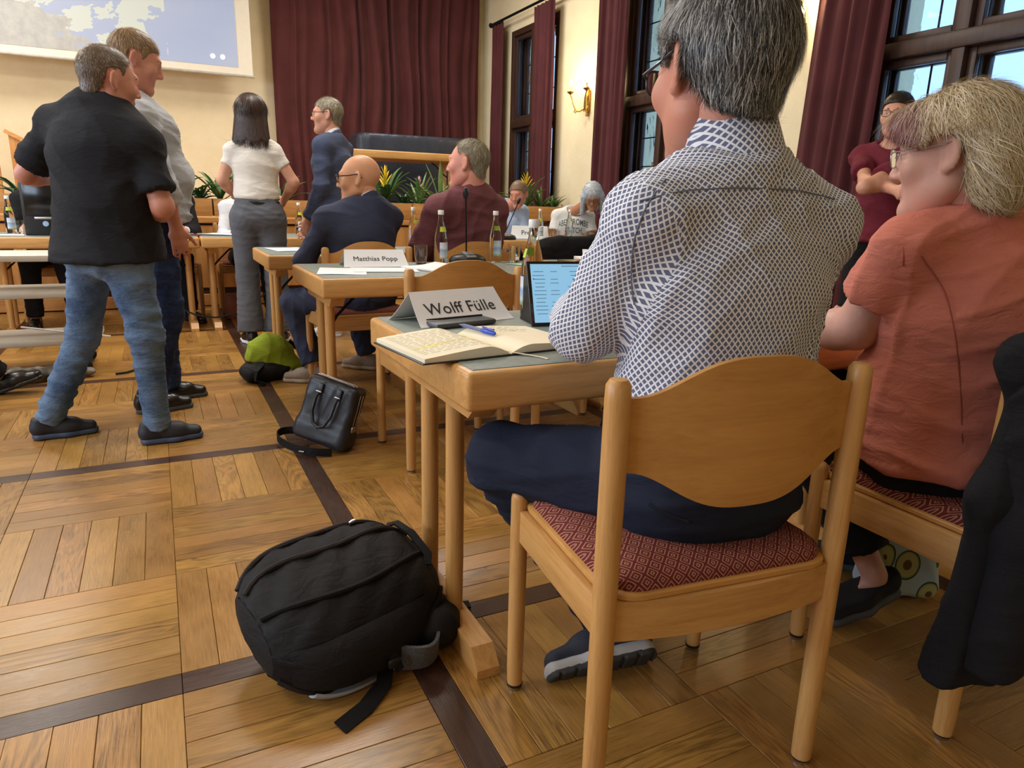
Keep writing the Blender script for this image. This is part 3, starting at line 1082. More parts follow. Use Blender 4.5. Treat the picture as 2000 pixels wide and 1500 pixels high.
o = MB().tube([(-0.30, 4.68, 0.009), (-0.24, 4.70, 0.009), (-0.18, 4.78, 0.009), (-0.13, 4.95, 0.01), (-0.10, 5.1, 0.01)], 0.007, 8).build('floor_cable', BLACK_PLASTIC)
tag(o, 'black cable curling on the floor beside the cart', 'cable')
o = MB().tube([(-0.03, 6.12, 0.34), (0.10, 6.10, 0.19), (0.22, 6.09, 0.125), (0.36, 6.09, 0.10), (0.50, 6.1, 0.12), (0.62, 6.11, 0.17), (0.75, 6.12, 0.27), (0.84, 6.15, 0.36)], 0.007, 8).build('hanging_cable', BLACK_PLASTIC)
tag(o, 'black power cable sagging under the tables below the stage', 'cable')

# reddish boxes at the foot of the stage panels
REDBOX = plain('red_brown_panel', lin(128, 70, 50), 0.5, var=0.1)
for k in range(2):
    t = thing('floor_box', ['reddish floor box left of the table leg below the stage', 'reddish floor box right of the table leg below the stage'][k], 'box', (0.535 + 0.165 * k, 6.62, 0), 0, 'reddish floor boxes')
    MB().box((0, 0, 0.112), (0.115, 0.06, 0.22), 0.004).build('body', REDBOX, t)
    MB().box((0, -0.033, 0.112), (0.09, 0.008, 0.19), 0.003).build('front', REDBOX, t)

# ------------------------------------------------------------------ bottles, glasses, microphones
LAB_BLUE = Mat('blue_white_label')
_s = LAB_BLUE.n('ShaderNodeSeparateXYZ')
LAB_BLUE.put(_s.inputs[0], LAB_BLUE.coord('Object'))
LAB_BLUE = LAB_BLUE.done(LAB_BLUE.ramp(LAB_BLUE.math('ADD', LAB_BLUE.math('MULTIPLY', LAB_BLUE.math('SUBTRACT', _s.outputs[2], 0.03), 9.0), LAB_BLUE.math('MULTIPLY', LAB_BLUE.noise(LAB_BLUE.coord('Object'), 40, 2), 0.2)),
                                   [(0.1, lin(150, 176, 110)), (0.25, lin(226, 232, 240)), (0.5, lin(150, 178, 220)), (0.62, lin(232, 236, 244)), (0.95, lin(196, 208, 236))]), 0.5)
LAB_NECK = plain('green_yellow_neck_label', lin(190, 206, 70), 0.5, var=0.2, scale=60)
CAPW = plain('white_cap', lin(238, 238, 236), 0.4, var=0.02)
BOTTLE_GLASS = glass('bottle_glass', (0.95, 0.99, 0.96), 0.0, 1.25)


def make_bottle(label):
    t = thing('water_bottle', label, 'bottle', group='mineral water bottles')
    prof = [(0.026, 0.0), (0.032, 0.004), (0.0335, 0.012), (0.0335, 0.125), (0.0325, 0.145), (0.026, 0.178), (0.018, 0.208), (0.0138, 0.232), (0.0128, 0.252), (0.0128, 0.258)]
    MB().lathe(prof, seg=24).build('glass_body', BOTTLE_GLASS, t)
    lb = lambda r0, r1, z0, z1: [[(r0 * cos(2 * pi * j / 20), r0 * sin(2 * pi * j / 20), z0) for j in range(20)], [(r1 * cos(2 * pi * j / 20), r1 * sin(2 * pi * j / 20), z1) for j in range(20)]]
    me = MB()
    arc = [-2.3 + 2.4 * k / 12 for k in range(13)]
    me.rings([[(0.0342 * cos(a), 0.0342 * sin(a), z) for a in arc] for z in (0.032, 0.115)], False, False, closed=False)
    me.build('label', LAB_BLUE, t)
    MB().rings([[(r * cos(a), r * sin(a), z) for a in arc] for r, z in ((0.0292, 0.168), (0.0222, 0.193))], False, False, closed=False).build('neck_label', LAB_NECK, t)
    MB().lathe([(0.0145, 0.252), (0.0152, 0.254), (0.0152, 0.272), (0.0135, 0.275)], seg=20).build('cap', CAPW, t)
    return t


BOT = [((0.965, 1.80, TOPZ), 3.3, 'tall water bottle standing behind the tablet on the nearest table'),
       ((1.30, 3.43, TOPZ), 0.2, 'water bottle left of the desk microphone, beside a tumbler'),
       ((1.66, 3.54, TOPZ), 1.2, 'water bottle right of the desk microphone'),
       ((1.58, 4.70, TOPZ), 0.5, 'water bottle between the bald man and the maroon shirt'),
       ((-0.99, 6.52, TOPZ), 0.3, 'water bottle at the left edge beside the black monitor'),
       ((1.13, 6.50, TOPZ), 0.3, 'water bottle just right of the woman in white'),
       ((3.16, 5.78, TOPZ), 0.1, 'water bottle in front of the press card'),
       ((3.50, 5.82, TOPZ), 0.4, 'water bottle in front of the person with long white hair')]
bottle0 = None
for loc, rz, lab in BOT:
    if bottle0 is None:
        bottle0 = make_bottle(lab)
        bottle0.location, bottle0.rotation_euler = loc, (0, 0, rz)
    else:
        dup(bottle0, loc, rz, lab)


def make_glass(label):
    t = tag(MB().lathe([(0.026, 0.0), (0.028, 0.003), (0.034, 0.05), (0.0345, 0.1), (0.0335, 0.1), (0.0328, 0.05), (0.027, 0.014), (0.001, 0.012)], seg=24).build('tumbler', CLEAR), label, 'glass', 'water tumblers')
    return t


for k, (loc, lab) in enumerate([((1.205, 3.47, TOPZ), 'empty tumbler left of the labelled water bottle'),
                                ((1.76, 3.50, TOPZ), 'tumbler behind the tall bottle, right of the microphone'),
                                ((-0.93, 6.46, TOPZ), 'small tumbler beside the bottle at the left edge'),
                                ((1.20, 6.42, TOPZ), 'tumbler by the hands of the suited standing man'),
                                ((3.33, 5.80, TOPZ), 'tumbler beside the press card')]):
    if k == 0:
        g0 = make_glass(lab)
        g0.location = loc
    else:
        g = g0.copy()
        COL.objects.link(g)
        g.location = loc
        g['label'] = lab


def make_mic(label):
    t = thing('desk_microphone', label, 'microphone', group='gooseneck microphones')
    MB().rings([[(0.105 * k * cos(a) * (1.0), 0.07 * k * sin(a), z) for a in [2 * pi * j / 28 for j in range(28)]] for k, z in ((0.97, 0), (1.0, 0.008), (0.98, 0.022), (0.85, 0.038), (0.55, 0.048), (0.2, 0.05))]).build('base', BLACK_PLASTIC, t)
    MB().box((0, -0.02, 0.047), (0.055, 0.09, 0.008), 0.003, (0.25, 0, 0)).build('button_panel', plain('grey_panel', lin(120, 120, 122), 0.5), t)
    MB().tube([(0, 0.02, 0.045), (0, 0.02, 0.12), (-0.004, 0.015, 0.22), (-0.012, 0.0, 0.31), (-0.018, -0.01, 0.34)], 0.0045, 10).build('gooseneck', BLACK_METAL, t)
    MB().lathe([(0.006, 0), (0.013, 0.008), (0.0145, 0.03), (0.012, 0.05), (0.004, 0.058)], (-0.018, -0.01, 0.335), 16, (-0.15, -0.25, 1)).build('windscreen', BLACK_PLASTIC, t)
    return t


mic0 = make_mic('gooseneck desk microphone in front of the man in the maroon shirt')
mic0.location = (1.475, 3.49, TOPZ)
m2 = dup(mic0, (2.78, 5.72, TOPZ), 0.0, 'gooseneck microphone leaning right beside the press card')
for c in m2.children:
    if c.name.startswith(('gooseneck', 'windscreen')):
        c.rotation_euler = (0.0, 0.45, 0)
        c.location = (-0.02, 0, 0.004)

# ------------------------------------------------------------------ name cards and papers
def tent(label, loc, rz, w, base, h, body, size, bold=0.0, name='name_card', shift=0.0):
    t = thing(name, label, 'name card', loc, rz, 'folded paper name cards')

    def fn(u, v):
        s = 2 * v - 1
        y = base / 2 * s
        k = 1 - abs(s)
        z = h * (k ** 1.25) * (1 if abs(s) > 1e-6 else 1)
        return ((u - 0.5) * w * (1.0 + 0.10 * abs(s)), y, z + 0.001)
    MB().grid(fn, 4, 24, 0.0008).build('folded_sheet', PAPER, t, angle=50)
    slope = atan2(h, base / 2)
    T = Matrix.Translation((shift, -base / 4 - 0.0045 * sin(slope) + 0.002, h * 0.5)) @ Matrix.Rotation(slope - 0.0, 4, 'X')
    # the letters sit on the front face, reading upright
    T = Matrix.Translation((shift, -base * 0.235, h * 0.455)) @ Matrix.Rotation(slope + 0.03, 4, 'X') @ Matrix.Translation((0, 0, 0.0022))
    text_part(body, size, INK, t, T, bold)
    return t


tent('large folded name card reading two words behind the open notebook', (0.715, 1.795, TOPZ + 0.001), radians(14), 0.285, 0.165, 0.082, 'Wolff Fülle', 0.052, 0.0)
tent('folded name card lying among papers on the second row table', (0.945, 3.42, TOPZ + 0.001), radians(-4), 0.29, 0.15, 0.078, 'Matthias Popp', 0.038, 0.0)
t = tent('upright white press sign on the table by the windows', (3.12, 5.90, TOPZ + 0.001), radians(-24), 0.33, 0.10, 0.115, 'Presse', 0.062, 0.0)


def sheet(label, loc, rz, w, d, n=1, name='paper_sheet', mat=None, curl=0.0, group='loose papers'):
    th = 0.0012 * n

    def fn(u, v):
        return ((u - 0.5) * w, (v - 0.5) * d, th / 2 + 0.0015 + curl * (u ** 3) * 0.05 + 0.001 * sin(5 * u + 2 * v))
    o = MB().grid(fn, 8, 8, th).build(name, mat or PAPER)
    o.location, o.rotation_euler = loc, (0, 0, rz)
    return tag(o, label, 'paper', group)


sheet('white paper sheet at the left corner of the second row table', (0.73, 3.17, TOPZ + 0.001), radians(-14), 0.21, 0.297)
sheet('white paper sheet in front of the smaller name card', (0.93, 3.19, TOPZ + 0.001), radians(80), 0.21, 0.297)
sheet('stapled booklet right of the smaller name card', (1.185, 3.18, TOPZ + 0.001), radians(18), 0.21, 0.297, 6, 'booklet', None, 0.25)
sheet('paper sheet on the table in front of the bald man', (0.72, 4.58, TOPZ + 0.001), radians(8), 0.21, 0.297)
sheet('paper in an open folder on the table beside the woman in white', (0.50, 6.36, TOPZ + 0.006), radians(60), 0.21, 0.297, 2)
sheet('dark folder under the paper on the stage side table', (0.52, 6.34, TOPZ + 0.001), radians(72), 0.23, 0.40, 3, 'document_folder', plain('dark_folder', lin(40, 42, 46), 0.5))
sheet('dark red folder beside the seated person in black', (0.14, 6.33, TOPZ + 0.001), radians(95), 0.22, 0.32, 3, 'document_folder', plain('wine_folder', lin(74, 36, 44), 0.5))
sheet('paper at the left edge beside the black monitor', (-1.02, 6.2, TOPZ + 0.001), radians(100), 0.21, 0.297, 2)
sheet('loose stack of papers beside the black coat', (2.34, 3.50, TOPZ + 0.001), radians(70), 0.21, 0.297, 14, 'paper_stack')
sheet('curled booklet on top of the paper stack', (2.40, 3.53, TOPZ + 0.020), radians(60), 0.21, 0.297, 8, 'booklet', None, 0.5)
sheet('small dark notebook beside the paper stack', (2.14, 3.42, TOPZ + 0.001), radians(12), 0.22, 0.15, 10, 'pocket_notebook', plain('olive_cover', lin(92, 86, 62), 0.4))
sheet('green leaflet on the table beside the second tumbler', (1.76, 3.33, TOPZ + 0.001), radians(20), 0.15, 0.2, 1, 'leaflet', plain('mint_paper', lin(150, 200, 176), 0.7))
o = MB().box((0, 0, 0.006), (0.075, 0.15, 0.009), 0.004).build('smartphone', plain('black_phone', lin(24, 24, 28), 0.15))
o.location, o.rotation_euler = (3.62, 5.80, TOPZ + 0.001), (0, 0, 0.6)
tag(o, 'dark smartphone on the press table in front of the white haired person', 'phone')

# dark flat case behind the notebook
t = thing('pen_case', 'flat dark grey case between the notebook and the large name card', 'case', (0.70, 1.695, TOPZ + 0.001), radians(12))
MB().box((0, 0, 0.008), (0.19, 0.062, 0.014), 0.006).build('body', plain('dark_grey_case', lin(74, 78, 82), 0.45), t)
MB().tube([(-0.09, 0.032, 0.015), (0.09, 0.032, 0.015)], 0.004, 8).build('clip', BLACK_METAL, t)

# ------------------------------------------------------------------ open notebook and pen
CREAM = plain('cream_paper', lin(240, 230, 202), 0.85, var=0.02)
NB_LOC, NB_RZ = (0.642, 1.432, TOPZ + 0.001), radians(7)
t = thing('notebook', 'open black notebook with handwritten cream pages near table edge', 'notebook', NB_LOC, NB_RZ)
MB().box((-0.105, 0, 0.002), (0.212, 0.252, 0.003), 0.001).box((0.105, 0, 0.002), (0.212, 0.252, 0.003), 0.001).build('cover', plain('black_cover', lin(28, 28, 30), 0.4), t)


def page_z(s, left):
    a = abs(s)
    return 0.004 + (0.021 if left else 0.017) * (1 - (1 - min(1, a / 0.30)) ** 2.0) * (1 - 0.62 * max(0, (a - 0.25) / 0.75) ** 1.2)


for left in (True, False):
    sg = -1 if left else 1
    rings = []
    for k in range(21):
        s = k / 20
        x = sg * (0.001 + 0.204 * s)
        z = page_z(s, left)
        rings.append([(x, -0.122, 0.0036), (x, 0.122, 0.0036), (x, 0.122, z), (x, -0.122, z)])
    if not left:
        rings = rings[::-1]
    blk = MB().rings(rings).build('left_pages' if left else 'right_pages', CREAM, t, angle=30)
    # handwriting as thin ink strokes lying on the paper
    wr = MB()
    rr = random.Random(5 if left else 9)
    for ln in range(17 if left else 6):
        y = 0.10 - 0.0118 * ln
        x = -0.192 if left else 0.04
        end = rr.uniform(-0.07, -0.035) if left else rr.uniform(0.10, 0.16)
        while x < end:
            wlen = rr.uniform(0.008, 0.022)
            pts = []
            nst = int(wlen / 0.0016)
            for q in range(nst + 1):
                xx = x + wlen * q / max(nst, 1)
                zz = page_z(abs(xx) / 0.205, left) + 0.0004
                pts.append((xx, y + 0.0022 * sin(q * 2.1 + rr.random()) * (1 if q % 3 else 1.6), zz))
            wr.tube(pts, 1.0, flat=(0.0005, 0.0002), up=(0, 0, 1), cap=False)
            x += wlen + rr.uniform(0.004, 0.008)
    wr.build('handwriting', plain('blue_black_ink', lin(96, 92, 96), 0.8), blk)
    if left:
        hl = MB()
        for y, xa, xb in ((-0.028, -0.16, -0.03), (-0.040, -0.19, -0.12)):
            hl.grid(lambda u, v, y=y, xa=xa, xb=xb: (xa + (xb - xa) * u, y + 0.006 * v, page_z(abs(xa + (xb - xa) * u) / 0.205, True) + 0.0002), 10, 1)
        hl.build('highlighter_stroke', plain('yellow_highlighter', lin(240, 230, 120), 0.8), blk)
MB().tube([(0.004, -0.10, 0.006), (0.008, -0.124, 0.006), (0.03, -0.142, 0.003), (0.045, -0.168, 0.0015), (0.05, -0.19, 0.0012)], 1.0, flat=(0.007, 0.0008), up=(0, 0, 1)).build('ribbon_marker', plain('cream_ribbon', lin(226, 214, 186), 0.6), t)
PEN = plain('blue_pen_plastic', lin(28, 70, 190), 0.25)
t = thing('ballpoint_pen', 'blue ballpoint pen lying in the gutter of the open notebook', 'pen', (0.662, 1.505, TOPZ + 0.0255), radians(-78))
MB().lathe([(0.0008, -0.075), (0.0015, -0.07), (0.0048, -0.055), (0.005, 0.045)], (0, 0, 0), 14, (1, 0, 0)).build('barrel', plain('grey_blue_barrel', lin(96, 104, 140), 0.3), t)
MB().lathe([(0.0054, 0.02), (0.0058, 0.03), (0.0055, 0.066), (0.003, 0.072)], (0, 0, 0), 14, (1, 0, 0)).build('cap', PEN, t)
MB().box((0.045, 0, 0.0085), (0.045, 0.005, 0.003), 0.001).build('clip', PEN, t)

# ------------------------------------------------------------------ tablet
t = thing('tablet', 'tablet computer on a folding stand showing a file list', 'tablet', (0.868, 1.612, TOPZ + 0.001), radians(-9))
TILT = radians(-21)
R = Matrix.Rotation(TILT, 4, 'X')


def on_tab(m, *args):
    return m


tb = MB().box((0.124, 0.004, 0.091), (0.248, 0.007, 0.179), 0.0033)
o = tb.build('body', plain('space_grey_aluminium', lin(96, 98, 102), 0.35, 0.7), t)
o.rotation_euler = (TILT, 0, 0)
bz = MB().box((0.124, -0.0002, 0.091), (0.245, 0.002, 0.176), 0.0009).build('glass_bezel', plain('black_glass', lin(10, 10, 12), 0.06), o)
sm = Mat('tablet_display')
sm.b.inputs['Base Color'].default_value = (0.02, 0.02, 0.02, 1)
sm.b.inputs['Emission Color'].default_value = (*lin(150, 206, 240), 1)
sm.b.inputs['Emission Strength'].default_value = 0.85
sm.b.inputs['Roughness'].default_value = 0.08
MB().box((0.124, -0.0014, 0.091), (0.229, 0.0008, 0.160)).build('display', sm.m, o)
ui = MB()
rr = random.Random(3)
for q in range(12):
    z = 0.15 - q * 0.0105
    ui.box((0.03 + rr.uniform(0, 0.004), -0.002, z), (rr.uniform(0.02, 0.036), 0.0004, 0.0013))
    if q % 3 != 1:
        ui.box((0.075, -0.002, z), (rr.uniform(0.014, 0.028), 0.0004, 0.0012))
    ui.box((0.135 + rr.uniform(0, 0.01), -0.002, z), (rr.uniform(0.02, 0.05), 0.0004, 0.0013 if q != 2 else 0.003))
    ui.box((0.2, -0.002, z), (rr.uniform(0.01, 0.03), 0.0004, 0.0012))
ui.box((0.124, -0.002, 0.165), (0.05, 0.0004, 0.0015)).box((0.016, -0.002, 0.13), (0.003, 0.0004, 0.003))
ui.build('display_text', plain('display_text_grey', lin(74, 96, 120), 0.6), o)
MB().prism([(0.012, 0.0), (0.125, 0.0), (0.058, 0.118)], 0.226, Matrix(((0, 0, 1, 0.011), (1, 0, 0, 0.012), (0, 1, 0, 0.001), (0, 0, 0, 1)))).build('stand_flap', BLACK_PLASTIC, t, angle=20)

# black computer tower standing on the table at the left
t = thing('computer_case', 'black computer case with two silver slots on the left table', 'computer', (-0.66, 6.16, TOPZ + 0.001), radians(-6))
MB().box((0, 0.1, 0.245), (0.40, 0.2, 0.49), 0.012).build('case', BLACK_PLASTIC, t)
MB().box((0.0, -0.003, 0.27), (0.36, 0.012, 0.26), 0.01).build('front_panel', plain('gloss_black', lin(16, 16, 18), 0.15), t)
MB().box((-0.07, -0.012, 0.455), (0.16, 0.008, 0.014), 0.003).build('upper_slot', STEEL, t)
MB().box((-0.05, -0.012, 0.125), (0.15, 0.008, 0.016), 0.003).build('lower_slot', STEEL, t)
MB().lathe([(0.02, 0), (0.018, 0.004)], (-0.06, -0.008, 0.085), 18, (0, -1, 0)).build('badge', plain('pale_blue_badge', lin(150, 180, 214), 0.3), t)

# ------------------------------------------------------------------ organic modelling: distance fields -> surface
def unit(v):
    v = np.asarray(v, float)
    return v / max(np.linalg.norm(v), 1e-9)


def frame(w, side):
    w = unit(w)
    u = np.asarray(side, float) - w * np.dot(side, w)
    if np.linalg.norm(u) < 1e-4:
        u = np.cross(w, (0.3, 0.9, 0.2))
    u = unit(u)
    return u, np.cross(w, u), w


class Field:
    """smooth union of tapered elliptical capsules, ellipsoids and boxes; mesh() extracts the skin"""

    def __init__(self):
        self.p = []

    def add(self, fn, lo, hi, k=0.02, op='u', pad=None):
        pad = (k + 0.02) if pad is None else pad
        self.p.append((fn, np.asarray(lo, float) - pad, np.asarray(hi, float) + pad, k, op))
        return self

    def cap(self, a, b, ra, rb, side=(1, 0, 0), k=0.02, op='u', cuts=()):
        a, b = np.asarray(a, float), np.asarray(b, float)
        ra = (ra, ra) if np.isscalar(ra) else ra
        rb = (rb, rb) if np.isscalar(rb) else rb
        L = max(np.linalg.norm(b - a), 1e-5)
        u, v, w = frame(b - a if L > 1e-4 else (0, 0, 1), side)
        R = max(*ra, *rb)

        def fn(X, Y, Z):
            X, Y, Z = X - a[0], Y - a[1], Z - a[2]
            t = X * w[0] + Y * w[1] + Z * w[2]
            pu = X * u[0] + Y * u[1] + Z * u[2]
            pv = X * v[0] + Y * v[1] + Z * v[2]
            tc = np.clip(t, 0, L)
            q = tc / L
            ru, rv = ra[0] + (rb[0] - ra[0]) * q, ra[1] + (rb[1] - ra[1]) * q
            m = np.minimum(ru, rv)
            d = (np.sqrt((pu / ru) ** 2 + (pv / rv) ** 2 + ((t - tc) / m) ** 2) - 1) * m
            for c, n in cuts:
                n = unit(n)
                d = np.maximum(d, (X + a[0] - c[0]) * n[0] + (Y + a[1] - c[1]) * n[1] + (Z + a[2] - c[2]) * n[2])
            return d
        return self.add(fn, np.minimum(a, b) - R, np.maximum(a, b) + R, k, op)

    def ell(self, c, r, Q=None, k=0.02, op='u'):
        c, r = np.asarray(c, float), np.asarray(r, float)
        Q = np.eye(3) if Q is None else np.asarray(Q, float)      # rows: local axes
        R = r.max()

        def fn(X, Y, Z):
            X, Y, Z = X - c[0], Y - c[1], Z - c[2]
            p = [X * Q[i][0] + Y * Q[i][1] + Z * Q[i][2] for i in range(3)]
            k0 = np.sqrt(sum((p[i] / r[i]) ** 2 for i in range(3)))
            k1 = np.sqrt(sum((p[i] / r[i] ** 2) ** 2 for i in range(3))) + 1e-6
            return k0 * (k0 - 1) / k1
        return self.add(fn, c - R, c + R, k, op)

    def slab(self, c, half, Q=None, rad=0.02, k=0.02, op='u'):
        """rounded box"""
        c, half = np.asarray(c, float), np.asarray(half, float)
        Q = np.eye(3) if Q is None else np.asarray(Q, float)
        R = np.linalg.norm(half)

        def fn(X, Y, Z):
            X, Y, Z = X - c[0], Y - c[1], Z - c[2]
            q = [np.abs(X * Q[i][0] + Y * Q[i][1] + Z * Q[i][2]) - (half[i] - rad) for i in range(3)]
            out = np.sqrt(sum(np.maximum(v, 0) ** 2 for v in q))
            return out + np.minimum(np.maximum(np.maximum(q[0], q[1]), q[2]), 0) - rad
        return self.add(fn, c - R, c + R, k, op)

    def cut(self, c, n):
        """remove everything on the side the normal points to"""
        c, n = np.asarray(c, float), unit(n)
        self.p.append((lambda X, Y, Z: (X - c[0]) * n[0] + (Y - c[1]) * n[1] + (Z - c[2]) * n[2], None, None, 0, 'x'))
        return self

    def mask(self, fn):
        self.p.append((fn, None, None, 0, 'x'))
        return self

    def mesh(self, h):
        lo = np.min([p[1] for p in self.p if p[1] is not None and p[4] == 'u'], 0)
        hi = np.max([p[2] for p in self.p if p[2] is not None and p[4] == 'u'], 0)
        n = np.ceil((hi - lo) / h).astype(int) + 2
        ax = [(lo[i] + h * np.arange(n[i])).astype(np.float32) for i in range(3)]
        A = np.full(n, 0.12, np.float32)
        for fn, a, b, k, op in self.p:
            if a is None:
                i0, i1 = np.zeros(3, int), n
            else:
                i0 = np.clip(np.floor((a - lo) / h).astype(int), 0, n)
                i1 = np.clip(np.ceil((b - lo) / h).astype(int) + 1, 0, n)
            if (i1 <= i0).any():
                continue
            sl = tuple(slice(i0[i], i1[i]) for i in range(3))
            X, Y, Z = ax[0][sl[0]][:, None, None], ax[1][sl[1]][None, :, None], ax[2][sl[2]][None, None, :]
            d = np.asarray(fn(X, Y, Z), np.float32)
            cur = A[sl]
            if op == 'u':
                if k > 0:
                    q = np.clip(0.5 + 0.5 * (cur - d) / k, 0, 1)
                    A[sl] = cur * (1 - q) + d * q - k * q * (1 - q)
                else:
                    A[sl] = np.minimum(cur, d)
            elif op == 's':
                if k > 0:
                    q = np.clip(0.5 - 0.5 * (cur + d) / k, 0, 1)
                    A[sl] = cur * (1 - q) + (-d) * q + k * q * (1 - q)
                else:
                    A[sl] = np.maximum(cur, -d)
            else:
                A[sl] = np.maximum(cur, d)
        return nets(A, lo, h)


def nets(A, lo, h):
    """surface nets"""
    S = A < 0
    nx, ny, nz = A.shape
    cnt = np.zeros((nx - 1, ny - 1, nz - 1), np.int8)
    for dx in (0, 1):
        for dy in (0, 1):
            for dz in (0, 1):
                cnt += S[dx:nx - 1 + dx, dy:ny - 1 + dy, dz:nz - 1 + dz]
    act = (cnt > 0) & (cnt < 8)
    I, J, K = np.nonzero(act)
    idx = np.full(act.shape, -1, np.int32)
    idx[I, J, K] = np.arange(len(I))
    acc = np.zeros((len(I), 3))
    num = np.zeros(len(I))
    E = []
    for a in range(3):
        o = [q for q in range(3) if q != a]
        for p in (0, 1):
            for q in (0, 1):
                c0 = [0, 0, 0]
                c0[o[0]], c0[o[1]] = p, q
                c1 = list(c0)
                c1[a] = 1
                E.append((c0, c1))
    for c0, c1 in E:
        d0, d1 = A[I + c0[0], J + c0[1], K + c0[2]], A[I + c1[0], J + c1[1], K + c1[2]]
        m = (d0 < 0) != (d1 < 0)
        t = np.where(m, d0 / np.where(m, d0 - d1, 1), 0)
        for i in range(3):
            acc[:, i] += np.where(m, c0[i] + (c1[i] - c0[i]) * t, 0)
        num += m
    V = lo + h * (np.stack([I, J, K], 1) + acc / num[:, None])
    Q = []
    for a in range(3):
        s0 = [slice(None)] * 3
        s1 = [slice(None)] * 3
        s0[a], s1[a] = slice(0, -1), slice(1, None)
        ch = S[tuple(s0)] != S[tuple(s1)]
        ii = np.stack(np.nonzero(ch), 1)
        b, c = (a + 1) % 3, (a + 2) % 3
        ok = (ii[:, b] > 0) & (ii[:, c] > 0) & (ii[:, b] < A.shape[b] - 1) & (ii[:, c] < A.shape[c] - 1)
        ii = ii[ok]
        inside = S[ii[:, 0], ii[:, 1], ii[:, 2]]
        quad = []
        for db, dc in ((0, 0), (-1, 0), (-1, -1), (0, -1)):
            k = ii.copy()
            k[:, b] += db
            k[:, c] += dc
            quad.append(idx[k[:, 0], k[:, 1], k[:, 2]])
        quad = np.stack(quad, 1)
        quad[~inside] = quad[~inside][:, ::-1]
        Q.append(quad)
    F = np.concatenate(Q)
    return V, F


def np_mesh(name, V, F, mats, mi=None, col=None, uv=None, smooth=True):
    me = bpy.data.meshes.new(name)
    V = np.asarray(V, np.float32)
    F = np.asarray(F, np.int32)
    k = F.shape[1]
    me.vertices.add(len(V))
    me.vertices.foreach_set('co', V.ravel())
    me.loops.add(F.size)
    me.loops.foreach_set('vertex_index', F.ravel())
    me.polygons.add(len(F))
    me.polygons.foreach_set('loop_start', np.arange(len(F), dtype=np.int32) * k)
    me.polygons.foreach_set('use_smooth', np.full(len(F), smooth))
    for m in (mats if isinstance(mats, (list, tuple)) else [mats]):
        me.materials.append(m)
    if mi is not None:
        me.polygons.foreach_set('material_index', np.asarray(mi, np.int32))
    if col is not None:
        a = me.color_attributes.new('col', 'FLOAT_COLOR', 'POINT')
        c4 = np.ones((len(V), 4), np.float32)
        c4[:, :3] = col
        a.data.foreach_set('color', c4.ravel())
    if uv is not None:
        u = me.uv_layers.new(name='UVMap')
        u.data.foreach_set('uv', np.asarray(uv, np.float32).ravel())
    me.update(calc_edges=True)
    me.validate()
    return me


def normals(V, F):
    n = np.cross(V[F[:, 2]] - V[F[:, 0]], V[F[:, 3]] - V[F[:, 1]])
    N = np.zeros_like(V)
    for i in range(4):
        np.add.at(N, F[:, i], n)
    return N / (np.linalg.norm(N, axis=1)[:, None] + 1e-12)


def relax(V, F, it=2, lam=0.5):
    for _ in range(it):
        S = np.zeros_like(V)
        C = np.zeros(len(V))
        for i in range(4):
            np.add.at(S, F[:, i], V[F[:, (i + 1) % 4]] + V[F[:, (i + 3) % 4]])
            np.add.at(C, F[:, i], 2)
        V = V * (1 - lam) + lam * S / np.maximum(C, 1)[:, None]
    return V


def folds(V, F, amp, seed=0, scale=9.0, stretch=(0.5, 0.5, 1.6)):
    """cloth wrinkles: a few warped ridged waves pushed along the normals"""
    if amp <= 0:
        return V
    r = np.random.default_rng(seed)
    N = normals(V, F)
    h = np.zeros(len(V))
    W = V + 0.035 * np.stack([np.sin(V @ r.normal(0, 9, 3) + r.uniform(0, 6)) for _ in range(3)], 1)
    for i in range(6):
        k = unit(r.normal(0, 1, 3) * np.asarray(stretch)) * scale * 2 * pi * r.uniform(0.45, 1.9) / 1.7
        s = np.sin(W @ k + r.uniform(0, 6))
        env = 0.5 + 0.5 * np.sin(V @ (r.normal(0, 1, 3) * 7) + r.uniform(0, 6))
        h += (1 - np.abs(s)) ** 2 * env
    h -= h.mean()
    return V + N * (0.8 * amp * h)[:, None]


# ------------------------------------------------------------------ people
def skin_mat(name, col, blotch=0.10):
    m = Mat(name)
    co = m.coord('Object')
    f = m.noise(co, 18, 4, 0.6)
    c = m.ramp(f, [(0.3, mul(col, 1 - blotch)), (0.5, col), (0.72, (min(1, col[0] * 1.08), col[1] * 0.97, col[2] * 0.95))])
    m.bump(m.noise(co, 300, 3), 0.08, 0.002)
    m.b.inputs['Subsurface Weight'].default_value = 0.08
    m.b.inputs['Subsurface Radius'].default_value = (0.012, 0.005, 0.003)
    return m.done(c, 0.48, 0, 0.4)


SKIN = skin_mat('skin', lin(206, 152, 126))
SKIN_R = skin_mat('ruddy_skin', lin(200, 138, 116))
SKIN_B = skin_mat('tanned_skin', lin(176, 122, 92))
LIPS = plain('lips', lin(176, 108, 98), 0.4)
EYE = plain('eye_white', lin(226, 222, 216), 0.2)
IRIS = plain('iris', lin(60, 56, 50), 0.15)
FRAME_DK = plain('dark_glasses_frame', lin(26, 28, 34), 0.3)
FRAME_SV = plain('silver_glasses_frame', lin(176, 178, 184), 0.25, 0.9)
LENS = glass('spectacle_lens', (0.98, 0.99, 1.0), 0.0, 1.06)


def hair_mat(name):
    m = Mat(name)
    a = m.n('ShaderNodeAttribute')
    a.attribute_name = 'col'
    m.b.inputs['Anisotropic'].default_value = 0.4
    return m.done(a.outputs['Color'], 0.42, 0, 0.45)


HAIR = hair_mat('hair_strands')


